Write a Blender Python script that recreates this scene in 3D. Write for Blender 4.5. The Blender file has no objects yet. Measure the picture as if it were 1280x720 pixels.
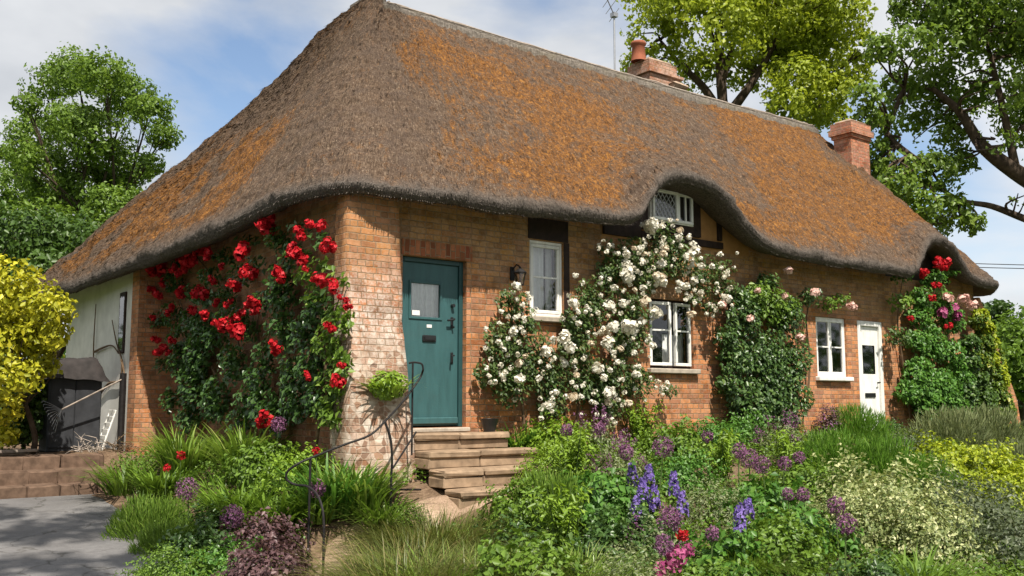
import bpy, math, random
import numpy as np
from mathutils import Vector, Matrix

rng = np.random.default_rng(7)
random.seed(7)
SC = bpy.context.scene
COL = SC.collection

# ------------------------------------------------------------------ camera numbers
FH = math.sqrt(1560 * 960)
FPX = math.sqrt(FH * FH - 140 ** 2)
PITCH = math.atan(140 / FPX)
YAW = math.atan2(1560, FH)
RV = np.array([math.sin(YAW), -math.cos(YAW), 0.0])
FHV = np.array([math.cos(YAW), math.sin(YAW), 0.0])
FV = FHV * math.cos(PITCH) + np.array([0, 0, math.sin(PITCH)])
UV_ = -FHV * math.sin(PITCH) + np.array([0, 0, math.cos(PITCH)])
CAM = np.array([-5.30, -9.87, 1.6])


def at(u, v, X=None, Y=None, Z=None, D=None):
    """design aid: where a sight line of the photograph meets a plane of the place"""
    d = FV + RV * (u - 640) / FPX - UV_ * (v - 360) / FPX
    if X is not None: t = (X - CAM[0]) / d[0]
    elif Y is not None: t = (Y - CAM[1]) / d[1]
    elif Z is not None: t = (Z - CAM[2]) / d[2]
    else: t = D
    return CAM + d * t


# ------------------------------------------------------------------ noise
def _hash(ix, iy, iz, seed):
    h = (ix * 374761393 + iy * 668265263 + iz * 2147483647 + seed * 1274126177) & 0xFFFFFFFF
    h = ((h ^ (h >> 13)) * 1274126177) & 0xFFFFFFFF
    h = h ^ (h >> 16)
    return (h & 0xFFFF) / 65535.0


def vnoise(p, seed=0):
    p = np.asarray(p, float)
    i = np.floor(p).astype(np.int64)
    f = p - i
    f = f * f * (3 - 2 * f)
    r = 0
    for dx in (0, 1):
        wx = f[..., 0] if dx else 1 - f[..., 0]
        for dy in (0, 1):
            wy = f[..., 1] if dy else 1 - f[..., 1]
            for dz in (0, 1):
                wz = f[..., 2] if dz else 1 - f[..., 2]
                r = r + wx * wy * wz * _hash(i[..., 0] + dx, i[..., 1] + dy, i[..., 2] + dz, seed)
    return r


def fbm(p, octv=4, seed=0):
    p = np.asarray(p, float)
    a, s, r = 0.5, 0.0, 0
    for k in range(octv):
        r = r + a * vnoise(p * (2.03 ** k) + 17.3 * k, seed + k)
        s += a
        a *= 0.5
    return r / s


def sstep(a, b, x):
    t = np.clip((np.asarray(x, float) - a) / (b - a), 0, 1)
    return t * t * (3 - 2 * t)


# ------------------------------------------------------------------ mesh helpers
def link(o, parent=None):
    COL.objects.link(o)
    if parent is not None:
        o.parent = parent
        o.matrix_parent_inverse = parent_inv(parent)
    return o


def parent_inv(p):
    m = Matrix.Identity(4)
    q = p
    chain = []
    while q is not None:
        chain.append(q)
        q = q.parent
    w = Matrix.Identity(4)
    for q in reversed(chain):
        w = w @ q.matrix_parent_inverse @ q.matrix_basis
    return w.inverted()


def npmesh(name, V, faces, mat=None, parent=None, uv=None, attrs=None, smooth=False, colors=None):
    """faces: (M,k) int array or a list of such arrays"""
    V = np.asarray(V, np.float32)
    if not isinstance(faces, (list, tuple)): faces = [faces]
    faces = [np.asarray(f, np.int32) for f in faces if len(f)]
    idx = np.concatenate([f.ravel() for f in faces])
    tot = np.concatenate([np.full(len(f), f.shape[1], np.int32) for f in faces])
    st = np.concatenate([[0], np.cumsum(tot)[:-1]]).astype(np.int32)
    me = bpy.data.meshes.new(name)
    me.vertices.add(len(V)); me.vertices.foreach_set('co', V.ravel())
    me.loops.add(len(idx)); me.loops.foreach_set('vertex_index', idx)
    me.polygons.add(len(tot)); me.polygons.foreach_set('loop_start', st)
    try: me.polygons.foreach_set('loop_total', tot)
    except Exception: pass
    if uv is not None:
        l = me.uv_layers.new(name='UVMap')
        l.data.foreach_set('uv', np.asarray(uv, np.float32)[idx].ravel())
    for k, a in (attrs or {}).items():
        at_ = me.attributes.new(k, 'FLOAT', 'POINT')
        at_.data.foreach_set('value', np.asarray(a, np.float32))
    if smooth:
        me.polygons.foreach_set('use_smooth', np.ones(len(tot), bool))
    me.update(calc_edges=True)
    me.validate()
    if mat is not None: me.materials.append(mat)
    o = bpy.data.objects.new(name, me)
    return link(o, parent)


class MB:
    def __init__(s): s.v = []; s.q = []; s.n = 0; s.poly = []

    def addv(s, pts):
        s.v.extend([tuple(map(float, p)) for p in pts]); b = s.n; s.n += len(pts); return b

    def face(s, pts):
        b = s.addv(pts); s.poly.append(tuple(range(b, b + len(pts))))

    def box(s, x0, x1, y0, y1, z0, z1, bev=0.0, rot=None, jit=0.0):
        P = [(x0, y0, z0), (x1, y0, z0), (x1, y1, z0), (x0, y1, z0), (x0, y0, z1), (x1, y0, z1), (x1, y1, z1), (x0, y1, z1)]
        if bev > 0:
            c = np.array([(x0 + x1) / 2, (y0 + y1) / 2, (z0 + z1) / 2])
            h = np.array([abs(x1 - x0), abs(y1 - y0), abs(z1 - z0)]) / 2
            bev = min(bev, h.min() * .9)
            pts = []
            ids = {}
            for sx in (-1, 1):
                for sy in (-1, 1):
                    for sz in (-1, 1):
                        for ax in range(3):
                            sg = np.array([sx, sy, sz], float)
                            q = c + sg * (h - bev)
                            q[ax] = c[ax] + sg[ax] * h[ax]
                            ids[(sx, sy, sz, ax)] = len(pts); pts.append(q)
            if jit: pts = [p + np.array([random.uniform(-jit, jit) for _ in range(3)]) for p in pts]
            if rot is not None: pts = [rot(p) for p in pts]
            b = s.addv(pts)
            I = lambda *k: b + ids[k]
            for ax in range(3):
                o1, o2 = (ax + 1) % 3, (ax + 2) % 3
                for sg in (-1, 1):
                    ring = []
                    for a1, a2 in ((-1, -1), (1, -1), (1, 1), (-1, 1)):
                        k = [0, 0, 0]; k[ax] = sg; k[o1] = a1; k[o2] = a2
                        ring.append(I(*k, ax))
                    if sg < 0: ring.reverse()
                    s.poly.append(tuple(ring))
            for ax in range(3):
                o1, o2 = (ax + 1) % 3, (ax + 2) % 3
                for a1 in (-1, 1):
                    for a2 in (-1, 1):
                        k0 = [0, 0, 0]; k0[ax] = -1; k0[o1] = a1; k0[o2] = a2
                        k1 = list(k0); k1[ax] = 1
                        r = [I(*k0, o1), I(*k1, o1), I(*k1, o2), I(*k0, o2)]
                        if a1 * a2 < 0: r.reverse()
                        s.poly.append(tuple(r))
            for sx in (-1, 1):
                for sy in (-1, 1):
                    for sz in (-1, 1):
                        r = [I(sx, sy, sz, 0), I(sx, sy, sz, 1), I(sx, sy, sz, 2)]
                        if sx * sy * sz < 0: r.reverse()
                        s.poly.append(tuple(r))
            return
        if rot is not None: P = [rot(np.array(p)) for p in P]
        b = s.addv(P)
        for f in ((0, 3, 2, 1), (4, 5, 6, 7), (0, 1, 5, 4), (1, 2, 6, 5), (2, 3, 7, 6), (3, 0, 4, 7)):
            s.poly.append(tuple(b + i for i in f))

    def tube(s, pts, rad, sides=6, cap=True):
        pts = [np.array(p, float) for p in pts]
        if np.isscalar(rad): rad = [rad] * len(pts)
        n = len(pts)
        T = [pts[min(i + 1, n - 1)] - pts[max(i - 1, 0)] for i in range(n)]
        T = [t / (np.linalg.norm(t) + 1e-9) for t in T]
        a = np.array([0, 0, 1.0]) if abs(T[0][2]) < .9 else np.array([1.0, 0, 0])
        A = np.cross(T[0], a); A /= np.linalg.norm(A)
        b0 = s.n
        for i in range(n):
            A = A - T[i] * A.dot(T[i]); A /= (np.linalg.norm(A) + 1e-9)
            B = np.cross(T[i], A)
            s.addv([pts[i] + rad[i] * (A * math.cos(2 * math.pi * k / sides) + B * math.sin(2 * math.pi * k / sides)) for k in range(sides)])
        for i in range(n - 1):
            for k in range(sides):
                k2 = (k + 1) % sides
                s.poly.append((b0 + i * sides + k, b0 + i * sides + k2, b0 + (i + 1) * sides + k2, b0 + (i + 1) * sides + k))
        if cap:
            s.poly.append(tuple(b0 + k for k in reversed(range(sides))))
            s.poly.append(tuple(b0 + (n - 1) * sides + k for k in range(sides)))

    def lathe(s, c, prof, sides=20):
        b0 = s.n
        for r, z in prof:
            s.addv([(c[0] + r * math.cos(2 * math.pi * k / sides), c[1] + r * math.sin(2 * math.pi * k / sides), c[2] + z) for k in range(sides)])
        for i in range(len(prof) - 1):
            for k in range(sides):
                k2 = (k + 1) % sides
                s.poly.append((b0 + i * sides + k, b0 + i * sides + k2, b0 + (i + 1) * sides + k2, b0 + (i + 1) * sides + k))

    def build(s, name, mat, parent=None, smooth=False, boxuv=True):
        me = bpy.data.meshes.new(name)
        me.from_pydata(s.v, [], s.poly)
        me.update()
        if boxuv and len(me.polygons):
            l = me.uv_layers.new(name='UVMap')
            for p in me.polygons:
                n = p.normal
                ax = max(range(3), key=lambda i: abs(n[i]))
                for li in p.loop_indices:
                    co = me.vertices[me.loops[li].vertex_index].co
                    l.data[li].uv = (co.y, co.z) if ax == 0 else ((co.x, co.z) if ax == 1 else (co.x, co.y))
        if smooth:
            for p in me.polygons: p.use_smooth = True
        me.materials.append(mat)
        o = bpy.data.objects.new(name, me)
        return link(o, parent)


def tag(o, label=None, cat=None, group=None, kind=None):
    if label: o['label'] = label
    if cat: o['category'] = cat
    if group: o['group'] = group
    if kind: o['kind'] = kind
    return o


def empty(name, loc, rz=0.0):
    o = bpy.data.objects.new(name, None)
    o.location = Vector([float(c) for c in loc]); o.rotation_euler = (0, 0, rz)
    o.empty_display_size = .1
    return link(o)


def copy_tree(o, parent=None):
    c = o.copy(); COL.objects.link(c); c.parent = parent
    for ch in list(o.children): copy_tree(ch, c)
    return c


# ------------------------------------------------------------------ materials
class NT:
    def __init__(s, name):
        s.m = bpy.data.materials.new(name); s.m.use_nodes = True
        s.t = s.m.node_tree; s.t.nodes.clear()
        s.out = s.n('ShaderNodeOutputMaterial')

    def n(s, typ, **kw):
        x = s.t.nodes.new(typ)
        for k, v in kw.items():
            if hasattr(x, k): setattr(x, k, v)
        return x

    def l(s, a, b): s.t.links.new(a, b)

    def setv(s, node, **kw):
        for k, v in kw.items():
            node.inputs[k.replace('_', ' ')].default_value = v

    def mix(s, fac, a, b, blend='MIX'):
        x = s.n('ShaderNodeMix'); x.data_type = 'RGBA'; x.blend_type = blend
        ins = [i for i in x.inputs if i.type == 'RGBA']
        f = [i for i in x.inputs if i.type == 'VALUE'][0]
        for sock, val in ((f, fac), (ins[0], a), (ins[1], b)):
            if hasattr(val, 'is_linked') or isinstance(val, bpy.types.NodeSocket): s.l(val, sock)
            else: sock.default_value = val if not isinstance(val, tuple) else (val + (1,) if len(val) == 3 else val)
        return [o for o in x.outputs if o.type == 'RGBA'][0]

    def math(s, op, a, b=None, c=None):
        x = s.n('ShaderNodeMath'); x.operation = op
        for i, v in enumerate((a, b, c)):
            if v is None: continue
            if isinstance(v, bpy.types.NodeSocket): s.l(v, x.inputs[i])
            else: x.inputs[i].default_value = v
        return x.outputs[0]

    def ramp(s, fac, stops):
        x = s.n('ShaderNodeValToRGB'); e = x.color_ramp.elements
        while len(e) < len(stops): e.new(0.5)
        for q, (p, c) in zip(e, stops):
            q.position = p; q.color = (c + (1,)) if isinstance(c, tuple) and len(c) == 3 else ((c, c, c, 1) if not isinstance(c, tuple) else c)
        s.l(fac, x.inputs[0]); return x.outputs[0]

    def noise(s, vec=None, scale=5, detail=4, rough=.55, dist=0.0):
        x = s.n('ShaderNodeTexNoise')
        s.setv(x, Scale=scale, Detail=detail, Roughness=rough, Distortion=dist)
        if vec is not None: s.l(vec, x.inputs['Vector'])
        return x.outputs['Fac']

    def mapping(s, vec, scale=(1, 1, 1), loc=(0, 0, 0)):
        x = s.n('ShaderNodeMapping'); x.inputs['Scale'].default_value = scale; x.inputs['Location'].default_value = loc
        s.l(vec, x.inputs['Vector']); return x.outputs[0]

    def obj(s): return s.n('ShaderNodeTexCoord').outputs['Object']

    def uv(s): return s.n('ShaderNodeTexCoord').outputs['UV']

    def attr(s, name):
        x = s.n('ShaderNodeAttribute'); x.attribute_name = name; return x.outputs['Fac']

    def bsdf(s, color, rough=.7, spec=.3, metal=0.0, bump=None, bstr=.5, bdist=.02):
        b = s.n('ShaderNodeBsdfPrincipled')
        if isinstance(color, bpy.types.NodeSocket): s.l(color, b.inputs['Base Color'])
        else: b.inputs['Base Color'].default_value = color + (1,)
        if isinstance(rough, bpy.types.NodeSocket): s.l(rough, b.inputs['Roughness'])
        else: b.inputs['Roughness'].default_value = rough
        b.inputs['Specular IOR Level'].default_value = spec
        b.inputs['Metallic'].default_value = metal
        if bump is not None:
            q = s.n('ShaderNodeBump'); s.setv(q, Strength=bstr, Distance=bdist)
            s.l(bump, q.inputs['Height']); s.l(q.outputs[0], b.inputs['Normal'])
        return b

    def done(s, b): s.l(b.outputs[0], s.out.inputs['Surface']); return s.m


def m_plain(name, col, rough=.6, spec=.3, metal=0.0, var=.15, scale=8, bump=.2):
    t = NT(name); o = t.obj()
    nz = t.noise(o, scale, 5)
    d = tuple(c * (1 - var) for c in col); e = tuple(min(1, c * (1 + var)) for c in col)
    c = t.ramp(nz, [(.3, d), (.7, e)])
    return t.done(t.bsdf(c, rough, spec, metal, nz, bump, .01))


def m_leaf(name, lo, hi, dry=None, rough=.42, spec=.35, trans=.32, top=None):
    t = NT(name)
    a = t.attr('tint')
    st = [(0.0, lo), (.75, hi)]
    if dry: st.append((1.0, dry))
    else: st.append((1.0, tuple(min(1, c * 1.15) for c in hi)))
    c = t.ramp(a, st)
    o = t.obj()
    nz = t.noise(o, 1.3, 3)
    c = t.mix(t.ramp(nz, [(.35, 0.0), (.7, .35)]), c, hi, 'MIX')
    b = t.bsdf(c, rough, spec)
    tr = t.n('ShaderNodeBsdfTranslucent')
    c2 = t.mix(.5, c, (hi[0] * 1.3, hi[1] * 1.25, hi[2] * .7), 'MIX')
    t.l(c2, tr.inputs['Color'])
    mx = t.n('ShaderNodeMixShader'); mx.inputs[0].default_value = trans
    t.l(b.outputs[0], mx.inputs[1]); t.l(tr.outputs[0], mx.inputs[2])
    t.l(mx.outputs[0], t.out.inputs['Surface'])
    return t.m


def m_petal(name, lo, hi, trans=.25):
    t = NT(name)
    c = t.ramp(t.attr('tint'), [(0, lo), (1, hi)])
    b = t.bsdf(c, .55, .25)
    tr = t.n('ShaderNodeBsdfTranslucent'); t.l(c, tr.inputs['Color'])
    mx = t.n('ShaderNodeMixShader'); mx.inputs[0].default_value = trans
    t.l(b.outputs[0], mx.inputs[1]); t.l(tr.outputs[0], mx.inputs[2])
    t.l(mx.outputs[0], t.out.inputs['Surface'])
    return t.m


def m_brick(name, c1, c2, ochre=0.0, lime=0.0, flint=0.0, soldier=False, lime_lo=None):
    t = NT(name)
    uv = t.uv(); o = t.obj()
    wob = t.n('ShaderNodeVectorMath'); wob.operation = 'MULTIPLY_ADD'
    nzv = t.n('ShaderNodeTexNoise'); t.setv(nzv, Scale=9.0, Detail=2.0); t.l(o, nzv.inputs['Vector'])
    t.l(nzv.outputs['Color'], wob.inputs[0]); wob.inputs[1].default_value = (.03, .022, 0); t.l(uv, wob.inputs[2])
    vec = wob.outputs[0]
    if soldier:
        r = t.n('ShaderNodeMapping'); r.inputs['Rotation'].default_value = (0, 0, math.pi / 2); t.l(vec, r.inputs['Vector']); vec = r.outputs[0]
    br = t.n('ShaderNodeTexBrick'); br.offset = .5; br.squash = .52; br.squash_frequency = 2
    t.setv(br, Scale=1.0, Mortar_Size=.0075, Mortar_Smooth=.6, Bias=0.0, Brick_Width=.225, Row_Height=.074)
    br.inputs['Color1'].default_value = (0, 0, 0, 1); br.inputs['Color2'].default_value = (1, 1, 1, 1); br.inputs['Mortar'].default_value = (.5, .5, .5, 1)
    t.l(vec, br.inputs['Vector'])
    rnd = br.outputs['Color']
    base = t.ramp(rnd, [(0.0, tuple(c * .62 for c in c1)), (.25, c1), (.55, c2), (.8, tuple(min(1, c * 1.22) for c in c2)), (1.0, (c1[0] * .75, c1[1] * .62, c1[2] * .7))])
    n1 = t.noise(o, 1.1, 5, .6)
    n2 = t.noise(o, 14, 4, .65)
    n3 = t.noise(o, 60, 3, .6)
    base = t.mix(t.ramp(n2, [(.35, 0.0), (.75, .5)]), base, tuple(c * .55 for c in c1))
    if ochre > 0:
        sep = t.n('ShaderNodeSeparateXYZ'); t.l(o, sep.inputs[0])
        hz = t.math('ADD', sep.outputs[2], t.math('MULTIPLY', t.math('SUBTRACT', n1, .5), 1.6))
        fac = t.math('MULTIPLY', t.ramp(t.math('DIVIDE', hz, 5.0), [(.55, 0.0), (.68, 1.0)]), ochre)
        base = t.mix(fac, base, t.ramp(rnd, [(0, (.20, .10, .025)), (.6, (.36, .19, .045)), (1, (.27, .12, .035))]))  # weathered ochre higher up, also carrying the eave's shade and bounce tint
    if lime > 0:
        sep = t.n('ShaderNodeSeparateXYZ'); t.l(o, sep.inputs[0])
        n4 = t.noise(o, 3.2, 6, .7); n5 = t.noise(o, 26, 4, .7)
        lf = t.math('MULTIPLY', t.ramp(t.math('ADD', t.math('MULTIPLY', n4, .55), t.math('MULTIPLY', n5, .45)), [(.40, 0.0), (.54, 1.0)]), lime)
        if lime_lo is not None:
            zz = t.ramp(t.math('DIVIDE', sep.outputs[2], 5.0), [(lime_lo[0] / 5, 1.0), (lime_lo[1] / 5, .12)])
            lf = t.math('MULTIPLY', lf, zz)
        base = t.mix(lf, base, t.ramp(n5, [(.3, (.42, .33, .27)), (.7, (.66, .57, .50))]))
    if flint > 0:
        vo = t.n('ShaderNodeTexVoronoi'); t.setv(vo, Scale=13.0, Randomness=1.0); t.l(o, vo.inputs['Vector'])
        ve = t.n('ShaderNodeTexVoronoi'); ve.feature = 'DISTANCE_TO_EDGE'; t.setv(ve, Scale=13.0, Randomness=1.0); t.l(o, ve.inputs['Vector'])
        sc_ = t.n('ShaderNodeSeparateColor'); t.l(vo.outputs['Color'], sc_.inputs[0])
        stone = t.ramp(sc_.outputs[0], [(0, (.16, .10, .075)), (.3, (.34, .20, .13)), (.55, (.48, .37, .29)), (.8, (.60, .52, .44)), (1, (.30, .14, .08))])
        stone = t.mix(t.ramp(ve.outputs['Distance'], [(.01, 1.0), (.06, 0.0)]), stone, (.46, .38, .30))
        stone = t.mix(t.ramp(n2, [(.4, 0.0), (.75, .6)]), stone, (.20, .13, .09))
        sp2 = t.n('ShaderNodeSeparateXYZ'); t.l(o, sp2.inputs[0])
        hz2 = t.math('ADD', sp2.outputs[2], t.math('MULTIPLY', t.math('SUBTRACT', t.noise(o, 3.5, 5, .7), .5), 1.9))
        ff = t.math('MULTIPLY', t.ramp(t.math('DIVIDE', hz2, 5.0), [(.40, 1.0), (.50, 0.0)]), flint)
    mort = t.mix(t.ramp(n2, [(.3, 0.0), (.7, 1.0)]), (.22, .14, .08), (.36, .26, .17))
    col = t.mix(br.outputs['Fac'], base, mort)
    if flint > 0: col = t.mix(ff, col, stone)
    # damp and dirt patches
    n7 = t.noise(o, 4.5, 5, .65)
    col0 = col
    col = t.mix(t.ramp(n7, [(.50, 0.0), (.68, .6)]), col0, (.15, .075, .035))
    col = t.mix(t.ramp(n1, [(.55, 0.0), (.8, .45)]), col, (.13, .075, .04))
    h = t.math('ADD', t.math('MULTIPLY', t.math('SUBTRACT', 1.0, br.outputs['Fac']), .7), t.math('MULTIPLY', n3, .35))
    return t.done(t.bsdf(col, .9, .15, 0, h, .9, .012))


M = {}
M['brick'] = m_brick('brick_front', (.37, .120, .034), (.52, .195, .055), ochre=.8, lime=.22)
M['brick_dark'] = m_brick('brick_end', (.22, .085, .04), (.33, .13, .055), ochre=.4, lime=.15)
M['brick_pier'] = m_brick('brick_pier', (.38, .14, .06), (.50, .21, .10), ochre=.5, lime=1.0, flint=.95, lime_lo=(2.6, 3.3))
M['brick_orange'] = m_brick('brick_orange', (.40, .15, .05), (.50, .20, .07), lime=.2)
M['brick_chimney'] = m_brick('brick_chimney', (.30, .115, .06), (.40, .165, .085), lime=.45)
M['brick_red'] = m_brick('brick_red', (.36, .105, .05), (.46, .155, .07), lime=.3)
M['soldier'] = m_brick('brick_soldier', (.30, .10, .045), (.40, .15, .07), soldier=True)
M['render'] = m_plain('white_render', (.62, .61, .57), .9, .1, var=.14, scale=3)
M['timber'] = m_plain('dark_timber', (.028, .016, .012), .7, .25, var=.4, scale=12)
M['ochre_panel'] = m_plain('ochre_plaster', (.36, .19, .075), .9, .1, var=.2, scale=5)
M['white_paint'] = m_plain('white_paint', (.78, .77, .74), .45, .4, var=.06, scale=6, bump=.1)
M['shade_brown_step'] = m_plain('shade_brown_stone', (.13, .085, .06), .9, .12, var=.4, scale=8, bump=.7)  # brown darkened to hold the shade of the shrub and trees
M['sill'] = m_plain('stone_sill', (.36, .31, .25), .85, .2, var=.25, scale=14)
def m_worn(name, col, dirt, rough=.45, spec=.4):
    t = NT(name); o = t.obj()
    n1 = t.noise(t.mapping(o, (6, 6, 1.2)), 2.0, 5, .6); n2 = t.noise(o, 30, 5, .7); n3 = t.noise(o, 2.2, 4)
    c = t.ramp(n1, [(.3, tuple(x * .82 for x in col)), (.7, tuple(min(1, x * 1.12) for x in col))])
    c = t.mix(t.ramp(n2, [(.60, 0.0), (.74, .55)]), c, dirt)
    c = t.mix(t.ramp(n3, [(.55, 0.0), (.8, .35)]), c, dirt)
    r_ = t.ramp(n2, [(.3, rough - .1), (.7, rough + .2)])
    return t.done(t.bsdf(c, r_, spec, 0, n2, .25, .004))


M['teal'] = m_plain('teal_paint', (.034, .098, .102), .42, .45, var=.07, scale=3, bump=.08)
M.pop('dummy', None)
M['teal_dark'] = m_plain('teal_frame_paint', (.018, .06, .062), .45, .4, var=.1)
M['teal'] = m_worn('teal_paint_worn', (.034, .098, .102), (.05, .085, .08), .48)
M['white_paint'] = m_worn('white_paint_worn', (.76, .75, .71), (.50, .47, .41), .5)
M['black_iron'] = m_plain('black_iron', (.012, .010, .010), .65, .3, var=.4, scale=20, bump=.3)
M['black'] = m_plain('black_gloss', (.012, .012, .013), .35, .5)
M['stone'] = m_plain('step_stone', (.27, .19, .125), .9, .15, var=.35, scale=7, bump=.6)
M['curtain'] = m_plain('net_curtain', (.85, .85, .83), .9, .05, var=.08, scale=20)
M['interior'] = m_plain('dark_interior', (.03, .026, .024), .95, .05)  # near-black colour stands in for the unlit rooms behind the panes
M['terracotta'] = m_plain('terracotta', (.30, .10, .055), .8, .2, var=.2)
M['mortar'] = m_plain('lime_mortar', (.36, .27, .20), .95, .1, var=.25, scale=12, bump=.6)
M['lead'] = m_plain('lead_came', (.45, .46, .47), .5, .4)
M['bin'] = m_plain('grey_locker', (.035, .037, .042), .6, .3, var=.25)
M['tarp'] = m_plain('weathered_tarp', (.032, .027, .026), .75, .25, var=.5, scale=6)
M['bare_wood'] = m_plain('weathered_wood', (.30, .25, .21), .85, .15, var=.35, scale=18)
M['bark'] = m_plain('bark', (.075, .055, .04), .95, .1, var=.45, scale=7, bump=1)
M['bark_pale'] = m_plain('bark_grey', (.12, .10, .085), .95, .1, var=.45, scale=7, bump=1)
M['stem'] = m_plain('green_stem', (.07, .11, .03), .7, .25, var=.3)
M['wood_stem'] = m_plain('woody_stem', (.13, .085, .05), .85, .15, var=.4, scale=15)
M['alu'] = m_plain('grey_aluminium', (.35, .36, .38), .4, .5, .6)
M['rock'] = m_plain('pale_rock', (.38, .30, .23), .9, .15, var=.35, scale=9, bump=.8)
M['fence_wood'] = m_plain('orange_fence', (.36, .17, .08), .85, .15, var=.25, scale=6)
M['cable'] = m_plain('cable', (.02, .02, .025), .6, .3)
M['plate'] = m_plain('pale_plate', (.7, .7, .68), .5, .4, var=.05)

t = NT('window_glass')
g = t.bsdf((.55, .6, .62), .04, .6)
g.inputs['Transmission Weight'].default_value = .0
tr = t.n('ShaderNodeBsdfTransparent'); tr.inputs['Color'].default_value = (.93, .95, .95, 1)
gl = t.n('ShaderNodeBsdfGlossy'); gl.inputs['Roughness'].default_value = .03; gl.inputs['Color'].default_value = (1, 1, 1, 1)
fr = t.n('ShaderNodeFresnel'); fr.inputs['IOR'].default_value = 1.6
mx = t.n('ShaderNodeMixShader'); t.l(t.math('ADD', fr.outputs[0], .06), mx.inputs[0]); t.l(tr.outputs[0], mx.inputs[1]); t.l(gl.outputs[0], mx.inputs[2])
t.l(mx.outputs[0], t.out.inputs['Surface']); M['glass'] = t.m

# thatch
t = NT('thatch')
uv = t.uv(); o = t.obj(); lic = t.attr('lichen'); band = t.attr('band')
f1 = t.noise(t.mapping(uv, (70, 7, 1)), 1.0, 4, .65, .3)
f2 = t.noise(o, 13, 5, .7)
f3 = t.noise(o, 2.6, 5, .6)
f4 = t.noise(t.mapping(uv, (17, 9, 1)), 1.0, 6, .72, .8)
f5 = t.noise(o, 42, 3, .7)
base = t.ramp(t.math('ADD', t.math('MULTIPLY', f1, .45), t.math('ADD', t.math('MULTIPLY', f2, .27), t.math('MULTIPLY', f5, .28))),
              [(.37, (.028, .018, .013)), (.47, (.095, .063, .043)), (.55, (.155, .107, .074)), (.65, (.32, .25, .18))])
base = t.mix(t.ramp(f3, [(.42, 0.0), (.65, .5)]), base, (.085, .063, .052))
lcol = t.ramp(t.math('ADD', t.math('MULTIPLY', f4, .55), t.math('MULTIPLY', f5, .45)), [(.39, (.048, .027, .016)), (.47, (.135, .060, .021)), (.55, (.255, .105, .024)), (.64, (.44, .215, .045))])
f6 = t.noise(t.mapping(uv, (4.2, 2.6, 1)), 1.0, 5, .62, 1.2)
pat = t.math('ADD', t.math('MULTIPLY', f4, .24), t.math('ADD', t.math('MULTIPLY', f2, .24), t.math('MULTIPLY', f6, .52)))
lm = t.math('MULTIPLY', t.ramp(t.math('ADD', pat, t.math('MULTIPLY', t.math('SUBTRACT', lic, .5), .20)), [(.455, 0.0), (.60, 1.0)]), .86)
lm = t.math('MULTIPLY', lm, t.math('MINIMUM', t.math('MULTIPLY', lic, 4.0), 1.0))
col = t.mix(lm, base, lcol)
# pale flecks of straw
fl = t.noise(o, 55, 2, .5)
col = t.mix(t.ramp(fl, [(.62, 0.0), (.72, .6)]), col, (.38, .31, .24))
# cut straw ends along the eave, grey deepened to paint in their shade
col = t.mix(band, col, t.ramp(f5, [(.3, (.045, .038, .033)), (.7, (.17, .145, .125))]))
hh = t.math('ADD', t.math('MULTIPLY', f1, .5), t.math('ADD', t.math('MULTIPLY', f2, .5), t.math('MULTIPLY', f5, .5)))
M['thatch'] = t.done(t.bsdf(col, .95, .1, 0, hh, 1.0, .05))
t = NT('thatch_ridge')
uv = t.uv(); o = t.obj()
f1 = t.noise(t.mapping(uv, (60, 9, 1)), 1.0, 4, .65, .3); f2 = t.noise(o, 16, 5, .7); f3 = t.noise(o, 1.7, 4)
base = t.ramp(t.math('ADD', t.math('MULTIPLY', f1, .5), t.math('MULTIPLY', f2, .5)), [(.36, (.07, .06, .052)), (.5, (.18, .155, .13)), (.64, (.33, .29, .25))])
base = t.mix(t.ramp(f3, [(.5, 0.0), (.7, .4)]), base, (.20, .17, .09))
M['thatch_ridge'] = t.done(t.bsdf(base, .95, .1, 0, t.math('ADD', f1, f2), 1.0, .04))

# ground
t = NT('soil_ground')
o = t.obj(); n1 = t.noise(o, .35, 5); n2 = t.noise(o, 6, 6, .65); n3 = t.noise(o, 30, 4, .7)
soil = t.ramp(t.math('ADD', t.math('MULTIPLY', n2, .5), t.math('MULTIPLY', n3, .5)), [(.35, (.07, .045, .028)), (.5, (.15, .10, .065)), (.68, (.27, .19, .125))])
gr = t.ramp(n3, [(.3, (.03, .06, .012)), (.7, (.08, .13, .03))])
col = t.mix(t.attr('grassy'), soil, gr)
M['ground'] = t.done(t.bsdf(col, .95, .1, 0, t.math('ADD', n2, n3), .8, .03))
t = NT('asphalt')
o = t.obj(); n1 = t.noise(o, 1.2, 5); n2 = t.noise(o, 160, 3, .7); n3 = t.noise(o, 12, 5, .6)
col = t.ramp(t.math('ADD', t.math('MULTIPLY', n1, .35), t.math('ADD', t.math('MULTIPLY', n2, .45), t.math('MULTIPLY', n3, .2))), [(.36, (.10, .098, .098)), (.5, (.17, .165, .165)), (.64, (.25, .24, .235))])
n4 = t.noise(o, .6, 6, .65); col = t.mix(t.ramp(n4, [(.48, 0.0), (.62, .55)]), col, (.075, .07, .068))
vo = t.n('ShaderNodeTexVoronoi'); vo.feature = 'DISTANCE_TO_EDGE'; t.setv(vo, Scale=.75, Randomness=1.0)
wv = t.n('ShaderNodeVectorMath'); wv.operation = 'MULTIPLY_ADD'; wn = t.n('ShaderNodeTexNoise'); t.setv(wn, Scale=3.0, Detail=5.0); t.l(o, wn.inputs['Vector'])
t.l(wn.outputs['Color'], wv.inputs[0]); wv.inputs[1].default_value = (.5, .5, .5); t.l(o, wv.inputs[2]); t.l(wv.outputs[0], vo.inputs['Vector'])
col = t.mix(t.ramp(vo.outputs['Distance'], [(.0, .75), (.012, 0.0)]), col, (.04, .038, .03))
gr = t.noise(o, 75, 2, .5); col = t.mix(t.ramp(gr, [(.66, 0.0), (.72, .6)]), col, (.34, .32, .29))
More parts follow.
